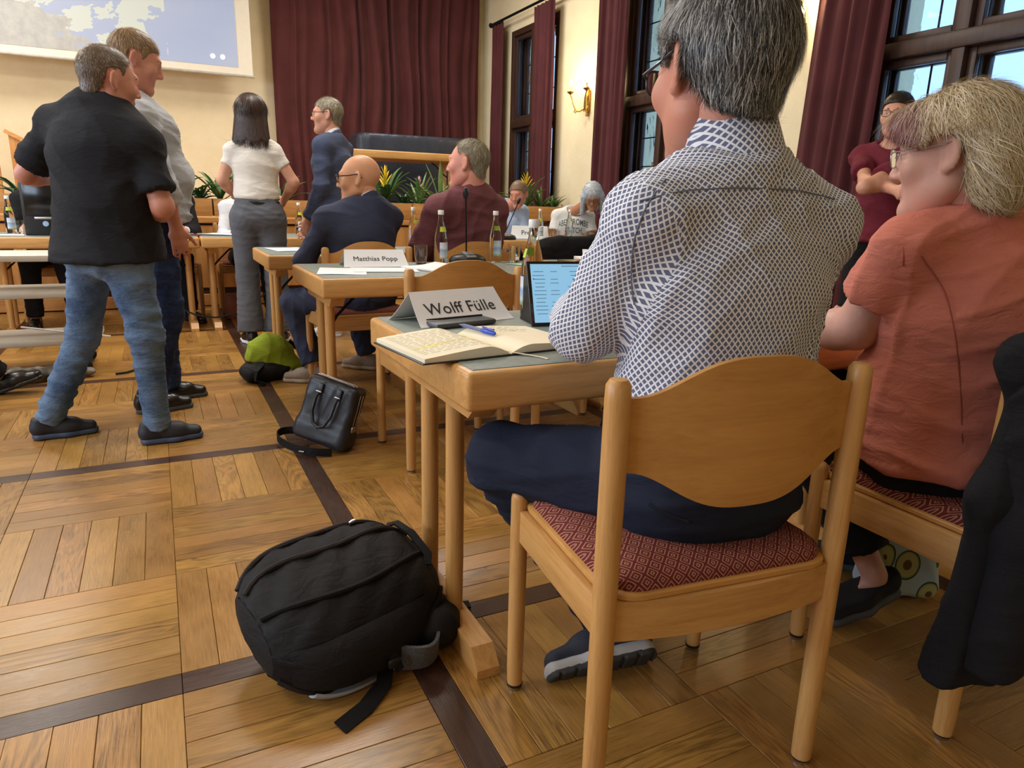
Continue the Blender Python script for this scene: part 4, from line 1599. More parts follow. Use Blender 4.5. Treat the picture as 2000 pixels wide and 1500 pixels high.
def head_field(jaw=1.0, nose=1.0, fat=0.0):
    H = Field()
    H.ell((0, -0.012, 0.034), (0.076, 0.097, 0.088), k=0.0)
    H.ell((0, 0.026, -0.022), (0.064 + fat, 0.070, 0.092), k=0.03)
    for s in (-1, 1):
        H.cap((s * (0.047 + fat) * jaw, -0.002, -0.058), (s * 0.012, 0.068, -0.102), 0.0195 + fat * .5, 0.02, k=0.035)
        H.ell((s * 0.043, 0.062, -0.018), (0.024 + fat, 0.024, 0.026), k=0.02)
    H.ell((0, 0.078, -0.100), (0.021, 0.019, 0.017), k=0.02)
    H.cap((-0.034, 0.083, 0.032), (0.034, 0.083, 0.032), 0.011, 0.011, k=0.018)
    for s in (-1, 1):
        H.ell((s * 0.031, 0.101, 0.012), (0.017, 0.014, 0.0125), k=0.012, op='s')
        H.cap((s * 0.018, 0.088, 0.004), (s * 0.044, 0.080, 0.005), 0.007, 0.006, k=0.006)     # lower lids
        H.cap((s * 0.016, 0.089, 0.020), (s * 0.045, 0.081, 0.018), 0.0065, 0.006, k=0.006)    # upper lids
    H.cap((0, 0.092, 0.022), (0, 0.094 + 0.018 * nose, -0.022), 0.0075, 0.0105, k=0.014)
    for s in (-1, 1):
        H.ell((s * 0.0115, 0.098 + 0.004 * nose, -0.027), (0.0075, 0.010, 0.0065), k=0.007)
    H.cap((-0.019, 0.089, -0.0565), (0.019, 0.089, -0.0565), 0.0062, 0.0062, k=0.006)
    H.cap((-0.016, 0.089, -0.068), (0.016, 0.089, -0.068), 0.0072, 0.0072, k=0.006)
    H.cap((-0.024, 0.095, -0.0622), (0.024, 0.095, -0.0622), 0.0028, 0.0028, k=0.004, op='s')
    for s in (-1, 1):
        Q = [unit((s * 0.86, 0.5, 0)), unit((-s * 0.5, 0.86, 0.1)), (0, 0, 1)]
        Q[2] = unit(np.cross(Q[0], Q[1]))
        H.ell((s * 0.083, -0.014, 0.002), (0.0075, 0.019, 0.034), Q, k=0.008)
        H.ell((s * 0.090, -0.004, 0.004), (0.0065, 0.0105, 0.021), Q, k=0.006, op='s')
        H.ell((s * 0.080, -0.004, -0.026), (0.006, 0.009, 0.010), k=0.008)
    return H


def hairline(y):
    return np.interp(y, [-0.14, -0.085, -0.055, -0.038, -0.030, 0.008, 0.018, 0.026, 0.046, 0.07, 0.095, 0.12],
                     [-0.076, -0.072, -0.056, -0.030, 0.036, 0.036, 0.008, 0.010, 0.050, 0.062, 0.076, 0.090])


def hair_field(t=0.012, style='short', shift=0.0, recede=0.0):
    G = Field()
    G.ell((0, -0.014, 0.036), (0.076 + t, 0.098 + t, 0.089 + t * 1.15), k=0.0)
    if style != 'thin':
        G.ell((0, -0.050, -0.040), (0.050 + t * 0.5, 0.042 + t * 0.7, 0.060), k=0.02)
    for s in (-1, 1):
        G.ell((s * 0.067, 0.020, 0.012), (0.006 + t * 0.3, 0.014, 0.038), k=0.012)
    line = lambda X, Y, Z: (hairline(Y + shift) + recede * np.clip(Y + 0.02, 0, 1) - Z) * 0.8 + 0 * X
    G.mask(line)
    return G


def strands(V, F, count, length, width, flow, colors, lift=0.25, seed=0, jit=0.25, curve=0.085, weights=None, zcol=None, limit=None):
    """thin tapering ribbons of hair combed along the flow field"""
    r = np.random.default_rng(seed)
    N = normals(V, F)
    fc = V[F].mean(1)
    ar = np.linalg.norm(np.cross(V[F[:, 2]] - V[F[:, 0]], V[F[:, 3]] - V[F[:, 1]]), axis=1)
    pick = r.choice(len(F), count, p=ar / ar.sum())
    w4 = r.dirichlet((1, 1, 1, 1), count)
    P = (V[F[pick]] * w4[:, :, None]).sum(1)
    n = N[F[pick, 0]]
    fl = flow(P, n) + r.normal(0, jit, (count, 3))
    t = fl - n * (fl * n).sum(1)[:, None]
    t /= np.linalg.norm(t, axis=1)[:, None] + 1e-9
    s = np.cross(t, n)
    L = r.uniform(length[0], length[1], count)[:, None]
    W = r.uniform(0.6, 1.3, count)[:, None] * width
    if limit is not None:
        for fr in (0.5, 1.0):
            tip = P + t * L * fr
            bad = tip[:, 2] < limit(tip[:, 1]) - 0.007
            L[bad] *= 0.35
    if limit is hairline:
        L[(P[:, 1] > -0.005) & (P[:, 2] < 0.066)] *= 0.28
    lf = r.uniform(0.3, 1.3, count)[:, None] * lift
    seg = 4
    sw = r.normal(0, 0.12, count)[:, None]
    pts, wid = [], []
    for i in range(seg + 1):
        q = i / seg
        d = L * q
        c = P + t * d + n * (lf * d * (1 - 0.55 * q) - d * d / (2 * curve) * 0.6) + s * (sw * d * q) + n * 0.0008
        pts.append(c)
        wid.append(W * (1 - q) ** 0.6 + 0.00012)
    verts = np.empty((count, (seg + 1) * 2, 3))
    for i in range(seg + 1):
        verts[:, 2 * i] = pts[i] - s * wid[i] / 2
        verts[:, 2 * i + 1] = pts[i] + s * wid[i] / 2
    base = (np.arange(count) * (seg + 1) * 2)[:, None]
    fs = []
    for i in range(seg):
        fs.append(base + np.array([2 * i, 2 * i + 1, 2 * i + 3, 2 * i + 2]))
    fs = np.concatenate(fs)
    C = np.asarray(colors)
    ci = C[r.choice(len(C), count, p=weights)] * r.uniform(0.8, 1.2, (count, 1))
    if zcol is not None:
        ci = zcol(P, ci, r)
    col = np.repeat(ci, (seg + 1) * 2, 0)
    return verts.reshape(-1, 3), fs, col


def pose(x, y, az, kind='stand', h=1.75, lean=0.0, side=0.0, z0=0.0, **over):
    a = radians(az)
    fw, rt = np.array([sin(a), cos(a), 0]), np.array([cos(a), -sin(a), 0])
    s = h / 1.75

    def Lp(r, f, z):
        k = max(0.0, (z - (0.95 if kind == 'stand' else 0.53)))
        return np.array([x, y, z0]) + (rt * (r + side * k) + fw * (f + lean * k) + np.array([0, 0, z])) * s
    if kind == 'stand':
        d = dict(pelvis=(0, 0, .96), waist=(0, 0, 1.09), chest=(0, 0.005, 1.29), neck=(0, -.015, 1.46), head=(0, .03, 1.622))
        lr = dict(S=(.168, -.01, 1.395), E=(.228, -.03, 1.12), W=(.215, .06, .88), H=(.092, 0, .90), K=(.10, .02, .49), A=(.10, -.02, .085))
    else:
        d = dict(pelvis=(0, 0, .545), waist=(0, -.01, .68), chest=(0, 0, .88), neck=(0, -.005, 1.055), head=(0, .035, 1.215))
        lr = dict(S=(.168, 0, .995), E=(.22, .09, .735), W=(.14, .31, .76), H=(.092, .03, .53), K=(.11, .43, .535), A=(.11, .40, .085))
    J = {k: Lp(*v) for k, v in d.items()}
    for k, v in lr.items():
        J[k + 'L'], J[k + 'R'] = Lp(-v[0], v[1], v[2]), Lp(*v)
    J['fw'], J['rt'], J['hf'], J['hu'] = fw, rt, fw.copy(), np.array([0, 0, 1.0])
    J['tL'], J['tR'], J['s'] = fw.copy(), fw.copy(), s
    for k, v in over.items():
        J[k] = np.asarray(v, float) if not np.isscalar(v) else v
    return J


def seam(body, part, track, mat, name='seam', r=0.0013):
    """stitched line lying on a garment, traced along the near surface"""
    ob = [c for c in body.children if c.name.split('.')[0] == part][0]
    n = len(ob.data.vertices)
    V = np.empty(n * 3, np.float32)
    ob.data.vertices.foreach_get('co', V)
    V = V.reshape(-1, 3) + np.array(body.location)
    d = V - CAM
    z = d @ _f
    X, Y = 1000 + FPX * (d @ _r) / z, 750 - FPX * (d @ _u) / z
    pts = []
    for (x0, y0), (x1, y1) in zip(track[:-1], track[1:]):
        m = max(2, int(math.hypot(x1 - x0, y1 - y0) / 14))
        for q in range(m):
            x, y = x0 + (x1 - x0) * q / m, y0 + (y1 - y0) * q / m
            near = (X - x) ** 2 + (Y - y) ** 2
            c = np.nonzero(near < 12 ** 2)[0]
            if len(c) == 0:
                continue
            zz = z[c].min()
            c = c[z[c] < zz + 0.03]
            w = np.exp(-near[c] / 40.0)
            pts.append((V[c] * w[:, None]).sum(0) / w.sum())
    if len(pts) < 3:
        return
    P = np.array(pts)
    for _ in range(3):
        P[1:-1] = (P[:-2] + P[1:-1] * 2 + P[2:]) / 4
    P += 0.0024 * (CAM - P) / np.linalg.norm(CAM - P, axis=1)[:, None]
    MB().tube([tuple(p - np.array(body.location)) for p in P], r, 6).build(name, mat, ob)


def dirv(az, up=0.0):
    return unit((sin(radians(az)), cos(radians(az)), up))


def hand(B, W, d, across, pn, s=1.0, curl=0.5, k=0.008):
    """palm, four unequal bent fingers and a thumb that leaves the side of the palm"""
    d, across, pn = unit(d), unit(across), unit(pn)
    B.cap(W, W + d * 0.03 * s, (0.026 * s, 0.019 * s), (0.036 * s, 0.017 * s), across, k=0.02)
    B.cap(W + d * 0.03 * s, W + d * 0.078 * s, (0.036 * s, 0.016 * s), (0.038 * s, 0.0125 * s), across, k=0.015)
    for i, (o, ln) in enumerate(((0.030, 0.070), (0.0105, 0.080), (-0.0095, 0.075), (-0.029, 0.058))):
        p = W + d * (0.082 - 0.004 * abs(i - 1)) * s + across * o * s
        dd = unit(d + pn * 0.25 * curl)
        for q, fr in enumerate((0.45, 0.31, 0.24)):
            e = p + dd * ln * fr * s
            B.cap(p, e, (0.0092 - 0.0008 * q) * s, (0.0086 - 0.0008 * q) * s, across, k=0.004)
            p, dd = e, unit(dd + pn * curl * 0.75)
    p = W + d * 0.022 * s + across * 0.026 * s
    dd = unit(d * 0.75 + across * 0.65 + pn * 0.25)
    for ln, r in ((0.038, 0.0125), (0.03, 0.0105), (0.022, 0.0095)):
        e = p + dd * ln * s
        B.cap(p, e, r * s, r * 0.9 * s, across, k=0.006)
        p, dd = e, unit(dd + d * 0.35 + pn * 0.12)


def torso(Fd, J, o, gx=1.0, gy=1.0, belly=0.0, k=0.04, sh=0.062, low=True):
    s = J['s']
    lat = unit(J['SR'] - J['SL'])
    up = J['neck'] * 0.75 + J['chest'] * 0.25
    R = lambda a, b: ((a * gx + o) * s, (b * gy + o) * s)
    if low:
        Fd.cap(J['pelvis'] - (J['waist'] - J['pelvis']) * 0.25, J['waist'], R(.160, .118), R(.145, .108), lat, k=k)
    Fd.cap(J['waist'], J['chest'], R(.145, .108), R(.160, .112), lat, k=k)
    Fd.cap(J['chest'], up, R(.160, .112), R(.095, .072), lat, k=k)
    for q in 'LR':
        Fd.cap(up * 0.55 + J['S' + q] * 0.45, J['S' + q], (sh + o) * s, (sh - .016 + o * .8) * s, lat, k=k)
        Fd.cap(J['neck'] - np.array([0, 0, .012]) * s, J['S' + q], (.044 + o * .8) * s, (.046 + o * .8) * s, lat, k=k)
        Fd.cap(J['chest'] * 0.6 + J['S' + q] * 0.4, J['S' + q], (.075 + o) * s, (sh - .014 + o * .8) * s, lat, k=k)
    if belly:
        Fd.ell(J['waist'] + J['fw'] * (0.05 + belly * 0.5) * s, np.array([.135 * gx + o, .09 + belly + o, .14]) * s, [lat, np.cross((0, 0, 1), lat), (0, 0, 1)], k=0.06)


def person(label, J, skin=None, hair=None, top=None, over=None, legs=None, shoes=None, glasses=None, res=0.009, hres=0.006,
           fit=1.0, gx=1.0, gy=1.0, belly=0.0, hands=None, headscale=1.0, headkw=None, seed=0, armfat=0.0, group=None, legfat=0.0, bare=()):
    s = J['s']
    skin = skin or SKIN
    base = np.array([J['pelvis'][0], J['pelvis'][1], 0.0])
    if 'base' in J:
        base = J['base']
    # --- body
    Bd = Field()
    torso(Bd, J, -0.014, gx, gy, belly * 0.8)
    hf, hu = unit(J['hf']), J['hu']
    hr = unit(np.cross(hf, hu))
    hu = np.cross(hr, hf)
    hs = s * headscale
    Q = np.stack([hr, hf, hu])
    Bd.cap(J['neck'] - np.array([0, 0, .03]) * s, J['head'] + (-hf * 0.022 - hu * 0.05) * hs, (.062 * s * fit, .060 * s * fit), (.055 * hs * fit, .058 * hs * fit), hr, k=0.03)
    hands = hands or {}
    for q, sg in (('L', -1), ('R', 1)):
        S_, E_, W_ = J['S' + q], J['E' + q], J['W' + q]
        Bd.cap(S_, E_, (.045 + armfat) * s, (.037 + armfat * .8) * s, k=0.03)
        m = E_ * 0.7 + W_ * 0.3
        Bd.cap(E_, m, (.037 + armfat * .8) * s, (.038 + armfat * .7) * s, k=0.02)
        Bd.cap(m, W_, (.038 + armfat * .7) * s, (.0265 + armfat * .2) * s, k=0.02)
        hd = hands.get(q, {})
        d = hd.get('d', unit(W_ - E_))
        pn = hd.get('pn', unit(-J['rt'] * sg * 1.0 + np.array([0, 0, -0.2])))
        pn = unit(pn - d * np.dot(pn, d))
        ac = hd.get('ac', np.cross(d, pn) * sg)
        hand(Bd, W_ + d * 0.01 * s, d, ac, pn, s * hd.get('s', 1.0), hd.get('curl', 0.55))
        Bd.cap(J['H' + q], J['K' + q], .075 * s, .05 * s, k=0.03)
        Bd.cap(J['K' + q], J['A' + q], (.05 * s, .05 * s), .034 * s, k=0.02)
        tq = unit(J['t' + q])
        nq = unit(J.get('n' + q, np.array([0, 0, 1.0]) - tq * tq[2]))
        Bd.cap(J['A' + q] - nq * .035 * s, J['A' + q] + tq * 0.10 * s - nq * .05 * s, .028 * s, .018 * s, k=0.02)
    V, F = Bd.mesh(res)
    V = relax(V, F, 1, 0.4)
    hV, hF = head_field(**(headkw or {})).mesh(hres)
    hV = relax(hV, hF, 1, 0.35)
    toW = lambda P: J['head'] + (P * hs) @ Q
    lipm = (hV[:, 1] > 0.078) & (np.abs(hV[:, 0]) < 0.024) & (hV[:, 2] > -0.0745) & (hV[:, 2] < -0.0515)
    lipf = lipm[hF].all(1)
    VV = np.concatenate([V, toW(hV)]) - base
    FF = np.concatenate([F, hF + len(V)])
    mi = np.concatenate([np.zeros(len(F)), lipf.astype(int)])
    body = link('person', np_mesh('person', VV, FF, [skin, LIPS], mi), None, tuple(base))
    tag(body, label, 'person', group)

    def child(name, V, F, mat, parent=None, **kw):
        return link(name, np_mesh(name, V - base, F, mat, **kw), parent or body)
    # --- eyes
    em = MB()
    for sg in (-1, 1):
        em.lathe([(0.0124 * sin(pi * k / 10), -0.0124 * cos(pi * k / 10)) for k in range(11)], (sg * 0.031, 0.0785, 0.0115), 14, (0, 1, 0), mi=0)
        em.lathe([(0.0058, 0.0112), (0.005, 0.0124), (0.001, 0.0128)], (sg * 0.031, 0.0785, 0.0115), 12, (0, 1, 0), mi=1)
    em.v = [tuple(p) for p in (toW(np.array(em.v)) - base)]
    em.build('eyes', [EYE, IRIS], body)
    if hair:
        bm_ = MB()
        for sg in (-1, 1):
            bm_.tube([(sg * 0.012, 0.0935, 0.030), (sg * 0.026, 0.0935, 0.036), (sg * 0.040, 0.0865, 0.035), (sg * 0.050, 0.0765, 0.029)], [0.0026, 0.0034, 0.003, 0.0016], 6)
        bm_.v = [tuple(p) for p in (toW(np.array(bm_.v)) - base)]
        bm_.build('eyebrows', plain('eyebrow_hair', mul(tuple(np.mean([np.array(c) for c in hair['colors']], 0)), 0.7), 0.8), body)
    # --- hair
    if hair:
        G = hair_field(hair.get('t', 0.012), hair.get('style', 'short'), hair.get('shift', 0.0), hair.get('recede', 0.0))
        for pr in hair.get('extra', []):
            G.p.insert(-1, pr) if False else None
        if 'build' in hair:
            G = hair['build'](G)
        gV, gF = G.mesh(hair.get('res', 0.006))
        gV = relax(gV, gF, 1, 0.4)
        cols = [np.array(c) for c in hair['colors']]
        zc = hair.get('zcol')
        cc = np.repeat((np.mean(cols, 0) * hair.get('under', 0.6))[None], len(gV), 0)
        if zc is not None:
            cc = zc(gV, cc, np.random.default_rng(1))
        flow = hair.get('flow') or (lambda P, n: np.stack([P[:, 0] * 1.5, -0.55 - 2.5 * np.clip(-P[:, 1], 0, 1), -0.9 - 4 * np.clip(0.06 - P[:, 2], 0, 1)], 1))
        sV, sF, sc = strands(gV, gF, hair.get('n', 1500), hair.get('len', (0.02, 0.04)), hair.get('w', 0.0012), flow, cols, hair.get('lift', 0.2), seed, hair.get('jit', 0.25), weights=hair.get('weights'), zcol=zc, limit=hair.get('limit', None if 'build' in hair else hairline))
        child('hair', np.concatenate([toW(gV), toW(sV)]), np.concatenate([gF, sF + len(gV)]), HAIR, col=np.concatenate([cc, sc]))

    # --- clothes
    def garment(g, name):
        o = g.get('off', 0.012)
        Fd = Field()
        sl = g.get('sleeve', 1.0)
        torso(Fd, J, o, gx, gy, belly, sh=g.get('sh', 0.062))
        lat = unit(J['SR'] - J['SL'])
        for q in 'LR':
            S_, E_, W_ = J['S' + q], J['E' + q], J['W' + q]
            fl = g.get('flare', 0.0)
            if sl < 1:
                c = S_ + (E_ - S_) * sl
                Fd.cap(S_, c, (g.get('sr', .046) + o * .6 + armfat) * s, (g.get('sr', .046) + o * .6 + fl + armfat) * s, k=0.02, cuts=[(c, E_ - S_)])
            else:
                Fd.cap(S_, E_, (g.get('sr', .048) + o * .8 + armfat) * s, (.041 + o * .8 + armfat) * s, k=0.02)
                c = E_ + (W_ - E_) * (sl - 1)
                Fd.cap(E_, c, (.041 + o * .8 + armfat) * s, (.032 + o * .8 + fl) * s, k=0.03, cuts=[(c, W_ - E_)])
        if g.get('extra'):
            g['extra'](Fd, J, o)
        hem = g.get('hem')
        if hem is None:
            hem = (J['pelvis'] + np.array([0, 0, -0.02]) * s, (0, 0, -1))
        else:
            Fd.cap(J['pelvis'] - (J['waist'] - J['pelvis']) * 0.2, hem[0] - np.array([0, 0, 0.1]), ((.170 * gx + o) * s, (.135 * gy + o) * s), ((.185 * gx + o) * s, (.155 * gy + o) * s), lat, k=0.04) if g.get('skirt') else None
        Fd.cut(hem[0], hem[1])
        # neck opening
        ncut = J['neck'] + (J['head'] - J['neck']) * g.get('neckcut', 0.20)
        nn = unit((J['head'] - J['neck']) + J['fw'] * g.get('neckslope', 0.06))
        nk = J['neck']

        def neckline(X, Y, Z):
            a, b, c = X - ncut[0], Y - ncut[1], Z - ncut[2]
            d = a * nn[0] + b * nn[1] + c * nn[2]
            rad = np.sqrt(np.maximum((X - nk[0]) ** 2 + (Y - nk[1]) ** 2 + (Z - nk[2]) ** 2 - ((X - nk[0]) * nn[0] + (Y - nk[1]) * nn[1] + (Z - nk[2]) * nn[2]) ** 2, 0))
            return np.minimum(d, (0.085 * s - rad))
        Fd.mask(neckline)
        gV, gF = Fd.mesh(g.get('res', res))
        gV = relax(gV, gF, 2, 0.5)
        gV = folds(gV, gF, g.get('folds', 0.004), seed + 5, g.get('fscale', 9.0), g.get('stretch', (0.5, 0.5, 1.6)))
        uv = None
        if g.get('uv'):
            fcn = gV[gF].mean(1)
            best = np.full(len(gF), 9.0)
            which = np.zeros(len(gF), int)
            segs = [(J['waist'], J['neck'], 0.17), (J['SL'], J['EL'], 0.085), (J['EL'], J['WL'], 0.075), (J['SR'], J['ER'], 0.085), (J['ER'], J['WR'], 0.075)]
            for i, (a, b, rr_) in enumerate(segs):
                ab = b - a
                t = np.clip(((fcn - a) @ ab) / (ab @ ab), 0.0 if i == 0 else 0.18, 1)
                d = np.linalg.norm(fcn - a - t[:, None] * ab, axis=1) / rr_
                m = d < best
                best[m], which[m] = d[m], i
            LV = gV[gF]
            uv = np.zeros((len(gF), 4, 2))
            for i, (a, b, rr_) in enumerate(segs):
                w = unit(b - a)
                m = which == i
                if not m.any():
                    continue
                P = LV[m] - a
                if i == 0:
                    # the back and front panels are cut flat: measure along the shoulder line and the spine
                    xx, yy = P @ lat, P @ np.cross(w, lat)
                    ang = np.arctan2(xx, -yy)
                    hh = np.clip((P @ w - 0.16) / 0.10, 0, 1)
                    uu = 0.17 * ang * (1 - hh) + 1.06 * xx * hh
                    # keep faces that straddle the side seam together
                    ref = uu[:, :1]
                    uu = np.where(uu - ref > 0.5, uu - 2 * pi * 0.17, np.where(uu - ref < -0.5, uu + 2 * pi * 0.17, uu))
                    vv = P @ w + hh * (yy + 0.125) * 0.9
                else:
                    u_, v_, w_ = frame(w, -J['fw'])
                    ang = np.arctan2(P @ v_, P @ u_)
                    uu = 0.07 * ang
                    ref = uu[:, :1]
                    uu = np.where(uu - ref > 0.2, uu - 2 * pi * 0.07, np.where(uu - ref < -0.2, uu + 2 * pi * 0.07, uu))
                    vv = P @ w
                uv[m, :, 0], uv[m, :, 1] = uu, vv
            uv = uv.reshape(-1, 2)
        ob = child(name, gV, gF, g['mat'], uv=uv)
        if g.get('collar'):
            c = g['collar']
            Cf = Field()
            a, ax = J['neck'], unit(J['head'] - J['neck'] - hf * 0.01)
            r = c.get('r', 0.066) * s
            Cf.cap(a - ax * 0.03 * s, a + ax * c.get('h', 0.05) * s, (r * 1.22, r * 1.16), (r * 1.0, r * 1.0), hr, k=0)
            Cf.cut(a + ax * c.get('h', 0.05) * s, ax - J['fw'] * c.get('tilt', -0.45))
            cV, cF = Cf.mesh(min(res, 0.006))
            cV = relax(cV, cF, 1, 0.4)
            child('collar', cV, cF, c.get('mat', g['mat']), ob, uv=None if not g.get('uv') else np.stack([(cV[cF] - a) @ lat, (cV[cF] - a) @ ax], -1).reshape(-1, 2))
        return ob
    if top:
        garment(top, top.get('name', 'shirt'))
    if over:
        garment(over, over.get('name', 'jacket'))
    if legs:
        o = legs.get('off', 0.014)
        Fd = Field()
        lat = unit(J['HR'] - J['HL'])
        Fd.cap(J['pelvis'] + (J['waist'] - J['pelvis']) * 0.5, J['pelvis'] - (J['waist'] - J['pelvis']) * 0.12, ((.138 * gx + o) * s, (.10 * gy + o) * s), ((.152 * gx + o) * s, (.118 * gy + o) * s), lat, k=0.04)
        for q in 'LR':
            seat = J['H' + q] * 0.6 + J['pelvis'] * 0.4 - J['fw'] * 0.02 * s
            Fd.ell(seat, np.array([.092 * gx + o, .10 * gy + o, .09 + o]) * s, k=0.05)
            Fd.cap(J['H' + q], J['K' + q], (.083 + o + legfat) * s, (.058 + o + legfat * .6) * s, k=0.04)
            end = J['K' + q] + (J['A' + q] - J['K' + q]) * legs.get('len', 0.98)
            Fd.cap(J['K' + q], end, (.058 + o + legfat * .6) * s, (.046 + o + legs.get('flare', 0.0)) * s, k=0.03, cuts=[(end, J['A' + q] - J['K' + q])])
        lV, lF = Fd.mesh(legs.get('res', res))
        lV = relax(lV, lF, 2, 0.5)
        lV = folds(lV, lF, legs.get('folds', 0.005), seed + 9, 9.0, (0.5, 0.5, 1.5))
        lo = child('trousers', lV, lF, legs['mat'])
        if legs.get('belt'):
            Bf = Field()
            w0 = J['pelvis'] + (J['waist'] - J['pelvis']) * 0.42
            Bf.cap(w0 - np.array([0, 0, .012]), w0 + np.array([0, 0, .016]), ((.146 * gx + o) * s, (.108 * gy + o) * s), ((.145 * gx + o) * s, (.107 * gy + o) * s), lat, k=0)
            Bf.cut(w0 + np.array([0, 0, .018]), (0, 0, 1)).cut(w0 - np.array([0, 0, .014]), (0, 0, -1))
            bV, bF = Bf.mesh(0.006)
            child('belt', bV, bF, legs['belt'], lo)
    if shoes:
        for q in 'LR':
            if q in bare:
                continue
            A, t = J['A' + q], unit(J['t' + q])
            n = unit(J.get('n' + q, np.array([0, 0, 1.0]) - t * t[2]))
            sd = unit(np.cross(t, n))
            g0 = A - n * 0.085 * s
            P = lambda f, z, l=0.0: g0 + (t * f + n * z + sd * l) * s
            U = Field()
            U.cap(P(-.045, .045), P(.07, .045), (.035 * s, .038 * s), (.041 * s, .036 * s), sd, k=0.0)
            U.cap(P(.06, .043), P(.155, .034), (.043 * s, .034 * s), (.037 * s, .024 * s), sd, k=0.03)
            U.cap(P(-.035, .06), P(-.03, shoes.get('high', .095)), (.034 * s, .038 * s), (.036 * s, .04 * s), sd, k=0.02)
            U.cap(P(.02, .07), P(.09, .055), (.028 * s, .024 * s), (.03 * s, .02 * s), sd, k=0.02)
            U.cut(P(0, .014), -n)
            U.cut(P(-.03, shoes.get('high', .095)), n * 1.0 + t * 0.1)
            uV, uF = U.mesh(0.006)
            so = child('shoe', relax(uV, uF, 1, 0.4), uF, shoes['mat'])
            Sf = Field()
            Sf.cap(P(-.045, .012), P(.07, .012), (.038 * s, .03 * s), (.044 * s, .03 * s), sd, k=0.0)
            Sf.cap(P(.06, .012), P(.16, .012), (.046 * s, .03 * s), (.039 * s, .025 * s), sd, k=0.02)
            Sf.cut(P(0, shoes.get('sole_h', .026)), n).cut(P(0, 0.001), -n)
            sV, sF = Sf.mesh(0.006)
            child('sole', relax(sV, sF, 1, 0.3), sF, shoes['sole'], so)
            if shoes.get('out'):
                Of = Field()
                Of.cap(P(-.045, .004), P(.07, .004), (.036 * s, .03 * s), (.042 * s, .03 * s), sd, k=0.0)
                Of.cap(P(.06, .004), P(.158, .004), (.044 * s, .03 * s), (.037 * s, .025 * s), sd, k=0.02)
                Of.cut(P(0, .010), n).cut(P(0, -0.007), -n)
                for i in range(7):
                    f0 = -.06 + .036 * i
                    Of.slab(P(f0, -.008), (.004 * s, .06 * s, .007 * s), [t, sd, n], 0.001, k=0, op='s')
                oV, oF = Of.mesh(0.004)
                child('outsole', oV, oF, shoes['out'], so)
            lc = MB()
            for i in range(4):
                f = .03 + .022 * i
                z = .094 - .0095 * i
                lc.tube([P(f, z - .012, -.024), P(f + .004, z, -.008), P(f + .004, z, .008), P(f, z - .012, .024)], 0.0028 * s, 6)
            if shoes.get('laces', True):
                lc.v = [tuple(np.array(p) - base) for p in lc.v]
                lc.build('laces', shoes.get('lace_mat', shoes['sole']), so)
            if shoes.get('stripes'):
                sm_ = MB()
                for i in range(3):
                    f = .005 + .026 * i
                    for l in (-1, 1):
                        sm_.tube([P(f + .028, .028, l * .0425), P(f + .012, .05, l * .040), P(f, .066, l * .034)], 1.0, flat=(0.004 * s, 0.011 * s), up=t)
                sm_.v = [tuple(np.array(p) - base) for p in sm_.v]
                sm_.build('stripes', shoes['stripes'], so)
    if glasses:
        gm, ln = MB(), MB()
        rim = glasses.get('rim', (0.024, 0.017))
        th = glasses.get('th', 0.0018)
        for sg in (-1, 1):
            c = np.array([sg * 0.031, 0.108, 0.010])
            loop = []
            for k in range(21):
                a = 2 * pi * k / 20
                e = 0.65
                cx, cz = np.sign(cos(a)) * abs(cos(a)) ** e, np.sign(sin(a)) * abs(sin(a)) ** e
                loop.append(c + np.array([cx * rim[0], -abs(cx * sg + 0.0) * 0.004 * (1 if cx * sg > 0 else 0), cz * rim[1]]))
            gm.tube([tuple(p) for p in loop], th, 8, cap=False)
            ln.raw([tuple(p) for p in loop[:-1]], [tuple(range(20))])
            gm.tube([tuple(c + np.array([sg * rim[0], -0.003, 0.006])), (sg * 0.068, 0.096, 0.018), (sg * 0.082, 0.03, 0.018), (sg * 0.088, -0.012, 0.022), (sg * 0.086, -0.034, 0.002)], [th, th * 1.1, th, th, th * 0.9], 8)
        gm.tube([(-0.008, 0.110, 0.014), (0, 0.113, 0.017), (0.008, 0.110, 0.014)], th, 8)
        for m_ in (gm, ln):
            m_.v = [tuple(p) for p in (toW(np.array(m_.v)) - base)]
        go = gm.build('glasses', glasses['mat'], body)
        ln.build('lenses', LENS, go)
    return body

# ------------------------------------------------------------------ clothes materials
def lozenge_shirt():
    """white shirt printed with small staggered blue-grey lozenges (measured along the cut of the cloth)"""
    m = Mat('lozenge_print_shirt')
    sep = m.n('ShaderNodeSeparateXYZ')
    m.put(sep.inputs[0], m.coord('UV'))
    u = m.math('MULTIPLY', sep.outputs[0], 88.0)
    v = m.math('MULTIPLY', sep.outputs[1], 74.0)
    a = m.math('FRACT', m.math('ADD', u, v))
    b = m.math('FRACT', m.math('SUBTRACT', u, v))
    d = m.math('MAXIMUM', m.math('ABSOLUTE', m.math('SUBTRACT', a, 0.5)), m.math('ABSOLUTE', m.math('SUBTRACT', b, 0.5)))
    inside = m.math('LESS_THAN', d, 0.345)
    co = m.coord('Object')
    big = m.noise(m.coord('Object', (5, 5, 14)), 1.3, 3, 0.5, 0.8)
    m.bump(m.math('ADD', m.math('MULTIPLY', m.noise(co, 900, 1), 0.05), m.math('MULTIPLY', big, 0.5)), 0.3, 0.03)
    return m.done(m.mix(inside, lin(236, 236, 242), lin(104, 111, 138)), 0.8, 0, 0.25)


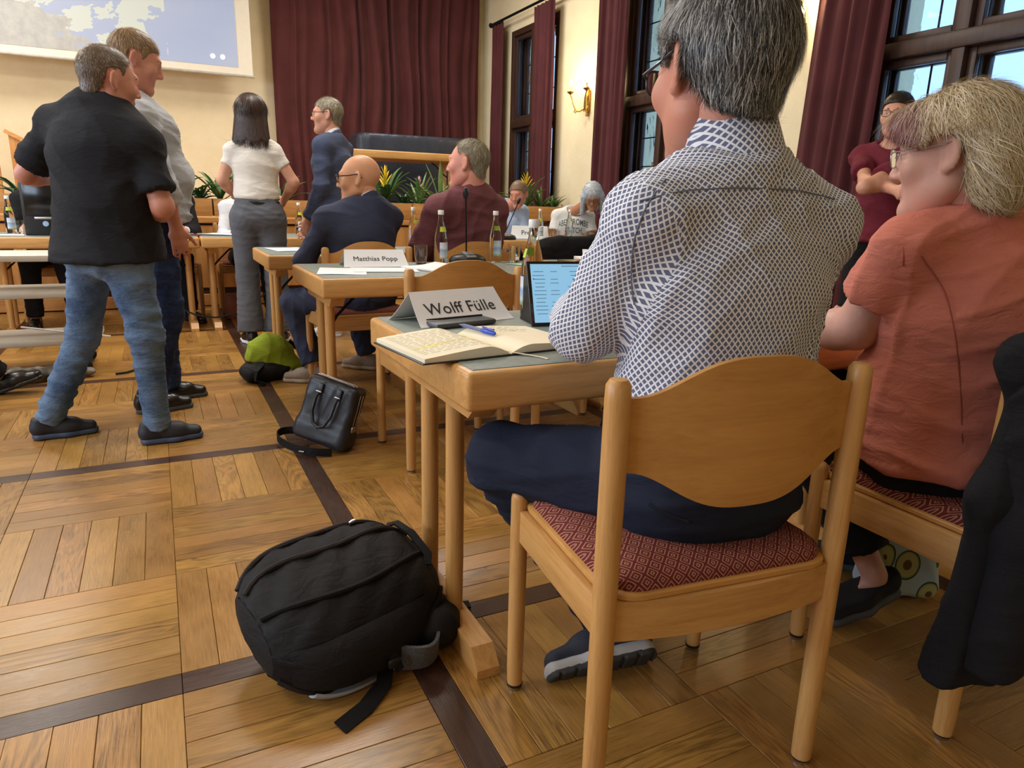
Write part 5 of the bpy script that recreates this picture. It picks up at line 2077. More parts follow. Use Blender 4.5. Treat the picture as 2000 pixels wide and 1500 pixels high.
SHIRT_PAT = lozenge_shirt()
CORAL = cloth('coral_linen', lin(206, 124, 106), 0.85, 0.08, 600, 0.6)
NAVY = cloth('navy_chino', lin(30, 36, 54), 0.85, 0.12, 800, 0.35)
BLACKC = cloth('black_cloth', lin(24, 24, 27), 0.85, 0.12, 700, 0.35)
POLO = cloth('black_polo_pique', lin(33, 34, 39), 0.9, 0.12, 800, 0.4)
GREYSH = cloth('light_grey_shirt', lin(178, 182, 188), 0.85, 0.06, 700, 0.4)
WHITET = cloth('off_white_tee', lin(224, 219, 210), 0.9, 0.05, 700, 0.4)
GREYTR = cloth('grey_trousers', lin(92, 94, 100), 0.85, 0.1, 700, 0.3)
SUIT_A = cloth('blue_suit_wool', lin(70, 80, 106), 0.8, 0.1, 900, 0.3)
SUIT_B = cloth('navy_suit_wool', lin(56, 63, 88), 0.8, 0.1, 900, 0.3)
MAROON = cloth('maroon_shirt', lin(112, 66, 72), 0.8, 0.08, 800, 0.35)
MAROONT = cloth('wine_tee', lin(104, 32, 46), 0.85, 0.08, 800, 0.35)
PALEBLUE = cloth('pale_blue_shirt', lin(176, 196, 228), 0.85, 0.05, 800, 0.35)
WHITESH = cloth('white_shirt', lin(226, 228, 234), 0.85, 0.04, 800, 0.3)
JEANS = denim('washed_jeans', lin(116, 140, 170), lin(62, 84, 116))
JEANS_D = denim('dark_jeans', lin(54, 72, 112), lin(30, 40, 70))
BLUE_SHOE = plain('black_blue_trainer', lin(34, 38, 48), 0.6, var=0.2)
BLUE_SOLE = plain('slate_blue_sole', lin(62, 76, 104), 0.55)
BEIGE_SHOE = plain('beige_knit_trainer', lin(156, 140, 124), 0.85, var=0.12, scale=90)
BEIGE_SOLE = plain('beige_sole', lin(176, 160, 138), 0.6)
BLACK_SHOE = plain('black_leather_shoe', lin(22, 21, 22), 0.3)
WHITE_SHOE = plain('white_leather_trainer', lin(228, 228, 232), 0.45)
NAVY_SHOE = plain('navy_suede_shoe', lin(44, 48, 62), 0.8)
PALE_SOLE = plain('pale_grey_sole', lin(150, 152, 154), 0.6)
DARK_SOLE = plain('dark_grey_sole', lin(70, 72, 76), 0.7)
BROWN_BELT = plain('brown_belt', lin(70, 46, 32), 0.5)

C_ = lambda *v: lin(*v)
SALT = [C_(64, 62, 64), C_(118, 116, 116), C_(198, 196, 190), C_(36, 35, 38)]
BLOND = [C_(208, 188, 150), C_(232, 218, 188), C_(166, 140, 104), C_(244, 236, 218)]


def swirl(P, n):
    # short crop growing from a crown at the back of the head, brushed down and forward
    cr = np.array([0.02, -0.07, 0.11])
    v = P - cr
    v = v / (np.linalg.norm(v, axis=1)[:, None] + 1e-6)
    return v * 1.2 + np.array([0, 0.0, -0.75]) + np.cross(np.array([0, 0, 1.0]), v) * 0.35


# ------------------------------------------------------------------ man in the patterned shirt (nearest)
J = pose(0.90, 0.955, 5, 'sit', 1.85, lean=0.02)
J['head'] = at(1404, 150, 1.19)
J['neck'] = at(1438, 330, 1.20)
J['hf'], J['hu'] = dirv(4, -0.10), unit((0.03, 0, 1))
J['SL'], J['SR'] = at(1272, 430, 1.14), at(1592, 446, 1.29)
J['EL'], J['WL'] = at(1140, 640, 1.26), at(1118, 612, 1.50)
J['KL'], J['KR'] = np.array([0.635, 1.30, 0.515]), np.array([1.06, 1.40, 0.54])
J['HL'], J['HR'] = J['HL'] - np.array([0, 0, .015]), J['HR'] - np.array([0, 0, .015])
J['AL'], J['AR'] = at(1196, 1222, 1.70), np.array([1.00, 1.33, 0.10])
J['tL'], J['tR'] = unit((-0.93, 0.20, -0.10)), unit((0.62, 0.66, -0.05))
J['nL'], J['nR'] = unit((0.12, 0.80, 0.50)), unit((-0.2, 0.35, 0.9))
fm = person('man in a white and blue lozenge patterned shirt seen from behind, seated nearest', J, SKIN_R,
       hair=dict(t=0.015, colors=SALT, weights=[.30, .30, .25, .15], n=17000, len=(0.022, 0.040), w=0.0009, lift=0.42, jit=0.22, flow=swirl, under=0.55, res=0.005),
       top=dict(mat=SHIRT_PAT, off=0.016, sleeve=1.86, folds=0.0062, fscale=6.5, uv=True, res=0.007, collar=dict(r=0.070, h=0.092, tilt=-0.30), hem=(J['pelvis'] + np.array([0, 0, 0.085]), (0.25, -0.28, -1)), neckcut=0.12),
       legs=dict(mat=NAVY, folds=0.007, res=0.008, off=0.012), shoes=dict(mat=NAVY_SHOE, sole=plain('white_grey_midsole', lin(196, 196, 198), 0.6), sole_h=0.036, out=plain('dark_tread', lin(62, 64, 68), 0.75)), glasses=dict(mat=FRAME_DK, rim=(0.026, 0.019), th=0.0022),
       gx=1.10, gy=1.08, headscale=1.10, res=0.008, hres=0.0045, seed=1, headkw=dict(fat=0.003))

SEAM = plain('grey_blue_stitching', lin(112, 116, 134), 0.9)
seam(fm, 'shirt', [(1250, 392), (1330, 372), (1450, 366), (1560, 372), (1645, 392)], SEAM, 'yoke_seam')
seam(fm, 'shirt', [(1300, 350), (1262, 400), (1236, 470), (1232, 550), (1240, 610)], SEAM, 'armhole_seam')
seam(fm, 'trousers', [(1268, 985), (1310, 1008), (1362, 1024)], plain('navy_stitching', lin(18, 22, 34), 0.9), 'pocket_welt', 0.003)

# ------------------------------------------------------------------ woman in the coral shirt
J = pose(1.63, 0.93, -6, 'sit', 1.68, lean=0.12)
J['head'] = at(1864, 310, 1.46)
J['neck'] = at(1905, 425, 1.50)
J['hf'], J['hu'] = dirv(-20, -0.10), unit((0.02, 0.05, 1))
J['SL'], J['SR'] = at(1775, 485, 1.46), at(1995, 475, 1.66)
J['chest'] = at(1888, 585, 1.56)
J['waist'] = at(1868, 770, 1.60)
J['pelvis'] = at(1850, 885, 1.63)
J['EL'], J['WL'] = at(1672, 640, 1.60), at(1560, 650, 1.80)
J['ER'], J['WR'] = at(1900, 680, 1.85), at(1700, 650, 1.95)
J['KL'], J['KR'] = np.array([1.57, 1.31, 0.52]), np.array([1.76, 1.34, 0.52])
J['AL'], J['AR'] = np.array([1.635, 1.06, 0.125]), np.array([1.80, 1.22, 0.10])
J['tL'], J['tR'] = unit((-0.92, 0.10, -0.22)), unit((-0.5, 0.8, 0))


def blonde_line(Y):
    return np.interp(Y, [-0.2, -0.10, -0.05, -0.037, -0.034, 0.022, 0.03, 0.055, 0.085, 0.11, 0.13], [-0.125, -0.12, -0.10, -0.06, 0.040, 0.040, 0.022, 0.020, 0.036, 0.046, 0.05])


def blonde_hair(G):
    G = Field()
    G.ell((0, -0.018, 0.040), (0.096, 0.118, 0.106), k=0)
    G.ell((0, -0.070, -0.040), (0.075, 0.060, 0.095), k=0.04)
    for s in (-1, 1):
        G.ell((s * 0.070, -0.050, -0.03), (0.026, 0.045, 0.07), k=0.03)
        G.ell((s * 0.062, 0.048, 0.036), (0.020, 0.042, 0.044), k=0.03)
    G.ell((0, 0.075, 0.078), (0.066, 0.040, 0.040), k=0.03)
    G.mask(lambda X, Y, Z: (blonde_line(Y) - Z) * 0.8 + 0 * X)
    return G


def tint(P, c, r):
    m = np.clip((P[:, 1] - 0.030) / 0.03, 0, 1) * np.clip((0.128 - P[:, 2]) / 0.03, 0, 1)
    red = np.array(C_(146, 92, 98))
    return c * (1 - 0.92 * m[:, None]) + red * 0.92 * m[:, None]


wm = person('woman with short blond hair and a coral shirt seated at right', J, skin_mat('fair_ruddy_skin', lin(204, 156, 140), 0.12),
       hair=dict(build=blonde_hair, colors=BLOND, weights=[.36, .30, .18, .16], n=9000, len=(0.040, 0.095), w=0.0013, lift=0.22, jit=0.30, under=0.6, zcol=tint, res=0.005, limit=lambda y: blonde_line(y) - 0.008,
                 flow=lambda P, n: np.stack([P[:, 0] * 2.5, -0.25 + 7 * np.clip(P[:, 1] - 0.02, -0.04, 0.1), np.full(len(P), -1.0)], 1)),
       top=dict(mat=CORAL, off=0.018, sleeve=0.62, flare=0.012, folds=0.012, fscale=6, res=0.007, stretch=(0.3, 0.3, 1.9), skirt=True, hem=(J['pelvis'] + np.array([0, 0, -0.005]), (0, 0, -1)), collar=dict(r=0.066, h=0.02, tilt=-0.5), neckcut=0.05),
       legs=dict(mat=BLACKC, folds=0.005, off=0.022, len=0.86), shoes=dict(mat=plain('black_felt_shoe', lin(26, 26, 30), 0.95), sole=DARK_SOLE, high=0.072, laces=False),
       glasses=dict(mat=FRAME_SV, rim=(0.025, 0.019), th=0.0013), gx=1.32, gy=1.36, belly=0.05, headscale=1.06, res=0.008, hres=0.0042, seed=2, armfat=0.016, headkw=dict(fat=0.005, nose=1.0), legfat=0.02)

CSEAM = plain('coral_stitching', lin(160, 82, 70), 0.9)
seam(wm, 'shirt', [(1742, 420), (1762, 455), (1768, 500), (1758, 540)], CSEAM, 'armhole_seam')
seam(wm, 'shirt', [(1800, 500), (1848, 570), (1866, 650), (1876, 760), (1880, 880)], CSEAM, 'princess_seam')

# ------------------------------------------------------------------ man in the black polo shirt
J = pose(-0.17, 3.38, 25, 'stand', 1.72)
J['pelvis'], J['waist'], J['chest'] = at(213, 470, 2.86), at(208, 395, 2.80), at(200, 300, 2.75)
J['neck'], J['head'] = at(192, 208, 2.74), at(212, 160, 2.72)
J['SL'], J['SR'] = at(112, 246, 2.82), at(276, 284, 2.72)
J['EL'], J['WL'] = at(52, 340, 2.93), at(112, 350, 3.12)
J['ER'], J['WR'] = at(318, 404, 2.74), at(300, 425, 3.0)
J['HL'], J['HR'] = at(178, 505, 2.94), at(250, 512, 2.84)
J['KL'], J['KR'] = at(163, 655, 3.06), at(285, 655, 2.92)
J['AL'], J['AR'] = np.array([-0.50, 3.53, 0.085]), np.array([-0.075, 3.29, 0.085])
J['tL'], J['tR'] = dirv(82), dirv(84)
J['hf'], J['hu'] = dirv(66, -0.16), unit((0.08, 0.0, 1))
J['fw'], J['rt'] = dirv(25), dirv(115)
person('man in a black polo shirt and washed jeans standing at left', J, SKIN_R,
       hair=dict(t=0.002, colors=[C_(92, 72, 56), C_(112, 90, 70), C_(140, 124, 106)], n=4500, len=(0.008, 0.014), w=0.0016, lift=0.6, flow=swirl, under=0.75, recede=0.35),
       top=dict(mat=POLO, off=0.034, sleeve=0.78, flare=0.006, sr=0.040, folds=0.008, fscale=5, skirt=True, hem=(at(205, 510, 2.85), (0, 0, -1)), collar=dict(r=0.066, h=0.034, tilt=-0.3), neckcut=0.2),
       legs=dict(mat=JEANS, folds=0.009, off=0.010, len=1.05), shoes=dict(mat=BLUE_SHOE, sole=BLUE_SOLE, lace_mat=BLACK_SHOE), gx=1.14, gy=1.15, belly=0.03, seed=3, res=0.009, armfat=0.006, headscale=1.04)

# ------------------------------------------------------------------ man in the grey shirt behind him
J = pose(-0.03, 3.86, 82, 'stand', 1.80)
J['head'] = at(264, 120, 3.16)
J['neck'] = at(246, 190, 3.2)
J['SR'], J['ER'], J['WR'] = at(272, 232, 3.06), at(320, 372, 3.10), at(343, 440, 3.22)
J['SL'] = at(215, 215, 3.42)
J['AL'], J['AR'] = np.array([-0.02, 4.02, 0.085]), np.array([-0.10, 3.80, 0.085])
J['hf'], J['hu'] = dirv(84, -0.34), unit((0.25, 0, 1))
J['tL'], J['tR'] = dirv(85), dirv(80)
person('tall man in a light grey shirt and dark jeans looking down', J, SKIN_R,
       hair=dict(t=0.004, colors=[C_(150, 118, 82), C_(178, 148, 108), C_(120, 92, 64)], n=4000, len=(0.016, 0.03), w=0.0018, lift=0.45, flow=swirl, under=0.7),
       top=dict(mat=GREYSH, off=0.022, sleeve=1.35, flare=0.012, folds=0.009, fscale=6, skirt=True, hem=(J['pelvis'] + np.array([0, 0, -0.06]), (0, 0, -1)), collar=dict(r=0.064, h=0.035)),
       legs=dict(mat=JEANS_D, folds=0.007, off=0.018, len=1.03), shoes=dict(mat=BLACK_SHOE, sole=DARK_SOLE), gx=1.08, gy=1.12, belly=0.03, seed=4, res=0.010,
       hands=dict(R=dict(d=unit(at(352, 482, 3.26) - at(343, 440, 3.22)), curl=0.35)))

# ------------------------------------------------------------------ woman in white, seen from behind
J = pose(0.655, 5.40, 12, 'stand', 1.74)
for q in 'LR':
    J['S' + q] = J['neck'] * [1, 1, 0] + (J['S' + q] - J['neck'] * [1, 1, 0]) * [0.82, 0.82, 0.985]
J['EL'], J['ER'] = at(434, 352, 4.86), at(574, 356, 4.98)
J['WL'], J['WR'] = at(466, 388, 5.05), at(556, 388, 5.14)
J['hf'] = dirv(20, -0.05)
J['tL'], J['tR'] = dirv(-10), dirv(25)


def long_hair(G):
    G = Field()
    G.ell((0, -0.018, 0.036), (0.092, 0.112, 0.100), k=0)
    G.cap((0, -0.045, 0.03), (0, -0.085, -0.185), (0.098, 0.075), (0.122, 0.040), k=0.04)
    for s in (-1, 1):
        G.cap((s * 0.062, 0.0, 0.04), (s * 0.098, -0.03, -0.175), (0.030, 0.05), (0.024, 0.03), (1, 0, 0), k=0.03)
    G.mask(lambda X, Y, Z: np.maximum((np.interp(Y, [0.035, 0.06, 0.09, 0.12], [-0.3, 0.03, 0.07, 0.09]) - Z) * 0.7, -0.20 - 0.012 * np.sin(60 * X) - 0.012 * np.sin(131 * X) - Z) + 0 * X)
    return G


person('woman in a white T-shirt and grey trousers standing with her back turned', J, SKIN,
       hair=dict(build=long_hair, colors=[C_(60, 44, 38), C_(84, 62, 52), C_(44, 32, 28)], n=4200, len=(0.05, 0.10), w=0.0022, lift=0.06, jit=0.08, under=0.8,
                 flow=lambda P, n: np.stack([P[:, 0] * 1.2, -0.2 + 0 * P[:, 1], np.full(len(P), -1.0)], 1)),
       top=dict(mat=WHITET, off=0.010, sleeve=0.50, flare=0.006, sr=0.042, sh=0.05, folds=0.006, fscale=7, hem=(J['pelvis'] + np.array([0, 0, 0.085]), (0, 0, -1)), neckcut=0.05),
       legs=dict(mat=GREYTR, folds=0.005, off=0.020, flare=0.03, belt=BLACK_SHOE), shoes=dict(mat=BLACK_SHOE, sole=WHITE_SHOE), gx=0.93, gy=0.92, seed=5, res=0.010)

# ------------------------------------------------------------------ man in the blue suit with white trainers
J = pose(1.245, 5.60, -52, 'stand', 1.79)
J['hf'], J['hu'] = dirv(-72, -0.02), unit((0, 0, 1))
J['WL'], J['WR'] = at(602, 430, 5.32), at(612, 440, 5.5)
J['EL'] = at(628, 362, 5.14)
J['AL'], J['AR'] = np.array([1.17, 5.52, 0.085]), np.array([1.36, 5.80, 0.085])
J['tL'], J['tR'] = dirv(-75), dirv(-60)
person('grey haired man with glasses in a blue suit standing before the curtain', J, SKIN,
       hair=dict(t=0.005, colors=[C_(150, 138, 112), C_(182, 172, 148), C_(118, 108, 92)], n=4000, len=(0.016, 0.03), w=0.002, lift=0.5, flow=swirl, under=0.75),
       top=dict(mat=WHITESH, off=0.006, sleeve=1.97, folds=0.0, collar=dict(r=0.060, h=0.055, tilt=-0.35)),
       over=dict(mat=SUIT_A, name='suit_jacket', off=0.020, sleeve=1.93, folds=0.008, fscale=4, skirt=True, hem=(J['pelvis'] + np.array([0, 0, -0.10]), (0, 0, -1)), neckcut=0.08, collar=dict(r=0.068, h=0.028, tilt=-0.6)),
       legs=dict(mat=SUIT_A, folds=0.004, off=0.018), shoes=dict(mat=WHITE_SHOE, sole=WHITE_SHOE, stripes=BLACK_SHOE), glasses=dict(mat=FRAME_DK), gx=0.98, gy=1.05, seed=6, res=0.010)

# ------------------------------------------------------------------ bald man in the navy suit
J = pose(1.01, 3.88, -24, 'sit', 1.74, lean=0.06)
J['head'] = at(702, 352, 3.80)
J['neck'] = at(722, 400, 3.82)
J['SL'], J['SR'] = at(640, 428, 3.72), at(762, 428, 3.98)
J['EL'], J['WL'] = at(596, 508, 3.80), at(612, 568, 3.95)
J['KL'], J['KR'] = at(574, 590, 4.10), at(690, 590, 4.30)
J['AL'], J['AR'] = np.array([0.76, 4.12, 0.085]), np.array([1.14, 4.33, 0.085])
J['tL'], J['tR'] = dirv(-68), dirv(-48)
J['hf'], J['hu'] = dirv(-62, -0.06), unit((0, 0.05, 1))
person('bald man with dark glasses in a navy suit seated in the third row', J, skin_mat('warm_bald_skin', lin(214, 158, 122), 0.06),
       top=dict(mat=WHITESH, off=0.006, sleeve=1.96, folds=0.0, collar=dict(r=0.060, h=0.05, tilt=-0.35)),
       over=dict(mat=SUIT_B, name='suit_jacket', off=0.020, sleeve=1.90, folds=0.009, fscale=4.5, hem=(J['pelvis'] + np.array([0, 0, -0.03]), (0, 0, -1)), neckcut=0.10, collar=dict(r=0.069, h=0.034, tilt=-0.6)),
       legs=dict(mat=SUIT_B, folds=0.006, off=0.018, len=0.93), shoes=dict(mat=BEIGE_SHOE, sole=BEIGE_SOLE, lace_mat=BEIGE_SOLE), glasses=dict(mat=FRAME_DK, th=0.0028), gx=1.12, gy=1.15, belly=0.03, seed=7, res=0.010, headscale=1.08)

# ------------------------------------------------------------------ man in the maroon shirt
J = pose(1.68, 3.97, -12, 'sit', 1.84, lean=0.02)
J['head'] = at(914, 322, 4.04)
J['neck'] = at(924, 372, 4.08)
J['SL'], J['SR'] = at(858, 408, 3.97), at(968, 408, 4.21)
J['EL'], J['WL'] = at(822, 490, 4.10), at(850, 500, 4.4)
J['hf'], J['hu'] = dirv(-48, -0.02), unit((0, 0.06, 1))
person('heavy man in a maroon shirt with grey hair seated beyond the microphone', J, skin_mat('rosy_skin', lin(212, 146, 128), 0.08),
       hair=dict(t=0.004, colors=[C_(150, 138, 112), C_(176, 166, 142), C_(120, 112, 98)], n=4500, len=(0.016, 0.032), w=0.0018, lift=0.4, flow=swirl, under=0.78, recede=0.9),
       top=dict(mat=MAROON, off=0.020, sleeve=1.9, folds=0.011, fscale=5, hem=(J['pelvis'] + np.array([0, 0, -0.03]), (0, 0, -1)), collar=dict(r=0.068, h=0.05, tilt=-0.3)),
       legs=dict(mat=BLACKC, folds=0.004), shoes=dict(mat=BLACK_SHOE, sole=DARK_SOLE), gx=1.34, gy=1.15, belly=0.08, seed=8, res=0.010, headscale=1.06, armfat=0.012, headkw=dict(fat=0.004), fit=1.12)

# ------------------------------------------------------------------ press table
J = pose(3.20, 6.58, -155, 'sit', 1.72, lean=0.03)
J['head'] = at(1013, 380, 6.80)
J['hf'], J['hu'] = dirv(-128, -0.30), unit((-0.15, -0.1, 1))
person('man in a pale blue shirt seated behind the press sign', J, SKIN_R,
       hair=dict(t=0.010, colors=[C_(140, 112, 84), C_(166, 140, 110), C_(116, 92, 70)], n=1500, len=(0.02, 0.035), w=0.003, lift=0.2, flow=swirl, under=0.8),
       top=dict(mat=PALEBLUE, off=0.016, sleeve=1.9, folds=0.005, fscale=6, collar=dict(r=0.062, h=0.045)), legs=dict(mat=JEANS_D, folds=0.003, res=0.014), shoes=dict(mat=BLACK_SHOE, sole=DARK_SOLE, laces=False), seed=9, res=0.012)

J = pose(3.90, 6.42, -152, 'sit', 1.66, lean=0.06)
J['head'] = at(1157, 385, 6.92)
J['hf'], J['hu'] = dirv(-148, -0.55), unit((-0.35, -0.45, 1))


def white_hair(G):
    G = Field()
    G.ell((0, -0.022, 0.045), (0.100, 0.118, 0.108), k=0)
    for s in (-1, 1):
        G.cap((s * 0.088, 0.0, 0.02), (s * 0.105, 0.0, -0.16), (0.032, 0.05), (0.024, 0.032), (1, 0, 0), k=0.03)
    G.cap((0, -0.06, 0.0), (0, -0.09, -0.15), (0.09, 0.05), (0.08, 0.03), k=0.03)
    G.mask(lambda X, Y, Z: (np.interp(Y, [0.045, 0.065, 0.09, 0.12], [-0.3, 0.03, 0.075, 0.09]) - Z) * 0.7 + 0 * X)
    return G


BLUEGREY_T = cloth('white_cotton_tee', lin(228, 228, 226), 0.9, 0.04, 800, 0.3)
wp = person('person with long white hair in a white lettered T-shirt', J, SKIN_B,
            hair=dict(build=white_hair, colors=[C_(196, 206, 214), C_(222, 228, 232), C_(160, 170, 182)], n=2600, len=(0.04, 0.09), w=0.003, lift=0.12, jit=0.3, under=0.85),
            top=dict(mat=BLUEGREY_T, off=0.018, sleeve=0.62, flare=0.015, folds=0.004, fscale=6, neckcut=0.03), legs=dict(mat=JEANS_D, folds=0.003, res=0.014), shoes=dict(mat=BLACK_SHOE, sole=DARK_SOLE, laces=False), glasses=dict(mat=FRAME_DK), gx=1.1, seed=10, res=0.011)
# chest lettering, arched over two lines and wrapped to the shirt front
fwv, rtv = J['fw'], -J['rt']
org = J['chest'] + np.array([0, 0, 0.055]) + fwv * 0.158
for body_, size_, dz, arch in (('ABERCROMBIE', 0.066, 0.0, 0.032), ('& FITCH', 0.062, -0.085, 0.0)):
    me = text_mesh(body_, size_, 0.0012)
    me.materials.clear()
    me.materials.append(plain('dark_print', lin(74, 82, 84), 0.8))
    for v in me.vertices:
        x, y = v.co.x * (0.80 if arch else 0.8), v.co.y * 1.25
        ang = x / 0.19
        drop = -arch * (x / 0.17) ** 2
        p = org + np.array([0, 0, dz + y + drop]) + rtv * (0.19 * sin(ang)) - fwv * (0.15 * (1 - cos(ang))) + fwv * (v.co.z + 0.022 - 0.10 * (dz + y < -0.2))
        v.co = Vector(p - np.array(wp.location))
    link('chest_lettering', me, wp)

# ------------------------------------------------------------------ person with folded arms by the window
J = pose(3.90, 2.86, -112, 'stand', 1.73)
J['EL'], J['ER'] = at(1688, 366, 3.72), at(1690, 352, 3.98)
J['WL'], J['WR'] = at(1762, 352, 3.78), at(1752, 372, 3.62)
J['hf'] = dirv(-112, -0.05)
person('dark haired person in a wine red T-shirt with folded arms by the window', J, SKIN,
       hair=dict(t=0.010, colors=[C_(34, 28, 26), C_(52, 42, 38)], n=2000, len=(0.02, 0.035), w=0.002, lift=0.2, flow=swirl, under=0.8),
       top=dict(mat=MAROONT, off=0.018, sleeve=0.72, flare=0.012, folds=0.005, fscale=6, skirt=True, hem=(J['pelvis'] + np.array([0, 0, -0.06]), (0, 0, -1)), neckcut=0.06), legs=dict(mat=BLACKC, folds=0.003, res=0.014), shoes=dict(mat=BLACK_SHOE, sole=DARK_SOLE, laces=False), glasses=dict(mat=FRAME_DK), seed=11, res=0.010)

# ------------------------------------------------------------------ person behind the blond woman, right edge
hx = at(2012, 318, 2.45)
J = pose(hx[0] + 0.02, hx[1] - 0.04, -100, 'sit', 1.70)
J['head'] = hx
J['hf'] = dirv(-110, -0.05)
person('person with long blond hair and dark top at the right edge', J, SKIN,
       hair=dict(build=long_hair, colors=BLOND, n=2600, len=(0.05, 0.10), w=0.002, lift=0.08, jit=0.12, under=0.8, flow=lambda P, n: np.stack([P[:, 0] * 1.2, -0.2 + 0 * P[:, 1], np.full(len(P), -1.0)], 1)),
       top=dict(mat=cloth('dark_wine_top', lin(54, 34, 40), 0.85), off=0.016, sleeve=1.5, folds=0.004), legs=dict(mat=BLACKC, folds=0.003, res=0.014), shoes=dict(mat=BLACK_SHOE, sole=DARK_SOLE, laces=False), seed=12, res=0.011)
dup(chair0, (hx[0] + 0.04, hx[1] - 0.03, 0), radians(100), 'beech chair of the person with long blond hair at the right edge')

# ------------------------------------------------------------------ people seated below the stage
J = pose(0.07, 6.98, 180, 'sit', 1.76, lean=0.04)
J['AL'], J['AR'] = np.array([0.20, 6.58, 0.085]), np.array([0.0, 6.60, 0.085])
J['tL'], J['tR'] = dirv(150), dirv(190)
person('person in a black jacket seated below the stage behind the grey shirt', J, SKIN,
       hair=dict(t=0.014, colors=[C_(70, 60, 52), C_(96, 84, 72)], n=900, len=(0.02, 0.035), w=0.003, flow=swirl, under=0.8),
       top=dict(mat=WHITESH, off=0.006, sleeve=1.97, folds=0, collar=dict(r=0.06, h=0.05)), over=dict(mat=BLACKC, name='jacket', off=0.020, sleeve=1.9, folds=0.005, neckcut=0.1),
       legs=dict(mat=BLACKC, folds=0.004, res=0.012), shoes=dict(mat=BLACK_SHOE, sole=BLACK_SHOE, laces=False), seed=13, res=0.012)
J = pose(0.74, 6.98, 180, 'sit', 1.68, lean=0.04)
J['AL'], J['AR'] = np.array([0.86, 6.55, 0.085]), np.array([0.72, 6.62, 0.085])
person('person in a white blouse with long brown hair hidden behind standing woman', J, SKIN,
       hair=dict(build=long_hair, colors=[C_(90, 64, 48), C_(120, 88, 64)], n=1400, len=(0.05, 0.10), w=0.003, lift=0.06, jit=0.1, under=0.8, flow=lambda P, n: np.stack([P[:, 0] * 1.2, -0.2 + 0 * P[:, 1], np.full(len(P), -1.0)], 1)),
       top=dict(mat=WHITESH, off=0.016, sleeve=1.9, folds=0.004), legs=dict(mat=BLACKC, folds=0.004, res=0.012), shoes=dict(mat=BLACK_SHOE, sole=BLACK_SHOE, laces=False), gx=0.9, seed=14, res=0.012)
J = pose(-0.80, 6.98, 180, 'sit', 1.74, lean=0.02)
J['AL'], J['AR'] = np.array([-0.62, 6.45, 0.085]), np.array([-0.92, 6.55, 0.085])
J['tL'] = dirv(150)
person('person in dark clothes seated behind the black computer case', J, SKIN,
       hair=dict(t=0.012, colors=[C_(120, 116, 110), C_(150, 146, 140)], n=900, len=(0.02, 0.03), w=0.003, flow=swirl, under=0.8),
       top=dict(mat=BLACKC, off=0.016, sleeve=1.9, folds=0.004), legs=dict(mat=BLACKC, folds=0.004, res=0.012), shoes=dict(mat=BLACK_SHOE, sole=BLACK_SHOE, laces=False), seed=15, res=0.012)

# ------------------------------------------------------------------ person at the left edge, only a crossed leg shows
J = pose(-1.62, 4.05, 68, 'sit', 1.76)
J['KR'] = np.array([-1.20, 4.22, 0.60])
J['AR'] = at(2, 735, 3.72)
J['tR'] = unit(at(66, 712, 3.75) - at(2, 735, 3.72))
person('person in black at the left edge, only the crossed leg in view', J, SKIN,
       hair=dict(t=0.014, colors=[C_(60, 50, 44)], n=600, len=(0.02, 0.03), w=0.003, flow=swirl),
       top=dict(mat=BLACKC, off=0.018, sleeve=1.9, folds=0.004), legs=dict(mat=BLACKC, folds=0.006, res=0.011), shoes=dict(mat=BLACK_SHOE, sole=BLACK_SHOE, laces=False), seed=16, res=0.013)

# ------------------------------------------------------------------ bags, jackets and other soft things
def soft(name, field, res, mat, parent=None, fold=0.0, seed=0, fscale=9.0, loc=None, it=2, stretch=(1, 1, 1)):
    V, F = field.mesh(res)
    V = relax(V, F, it, 0.5)
    V = folds(V, F, fold, seed, fscale, stretch)
    off = np.zeros(3) if loc is None else np.asarray(loc, float)
    o = link(name, np_mesh(name, V - off, F, mat), parent)
    if parent is None:
        o.location = tuple(off)
    return o


LEATHER = Mat('black_pebbled_leather')
_co = LEATHER.coord('Object')
LEATHER.bump(LEATHER.math('ADD', LEATHER.math('MULTIPLY', LEATHER.noise(_co, 420, 2), 0.12), LEATHER.noise(_co, 9, 2)), 0.3, 0.01)
LEATHER = LEATHER.done(LEATHER.ramp(LEATHER.noise(_co, 6, 3), [(0.3, lin(24, 26, 32)), (0.7, lin(38, 42, 52))]), 0.38, 0, 0.5)
NYLON = cloth('black_nylon', lin(24, 23, 26), 0.7, 0.15, 500, 0.4)
NYLON_B = cloth('brown_black_nylon', lin(44, 38, 38), 0.75, 0.15, 500, 0.4)
WEB = cloth('black_webbing', lin(20, 20, 22), 0.75, 0.1, 900, 0.3)

# leather satchel leaning back on the floor
t = thing('leather_satchel', 'black leather satchel with round handle standing on the dark floor strip', 'bag', (0.560, 2.93, 0.008), radians(-44))
t.scale = (0.9, 0.9, 0.9)
tilt = bpy.data.objects
RT = Matrix.Rotation(radians(13), 4, 'Y') @ Matrix.Rotation(radians(-12), 4, 'X')


def tilted(o):
    o.data.transform(RT)
    o.data.transform(Matrix.Translation((0, 0, 0.028)))
    return o


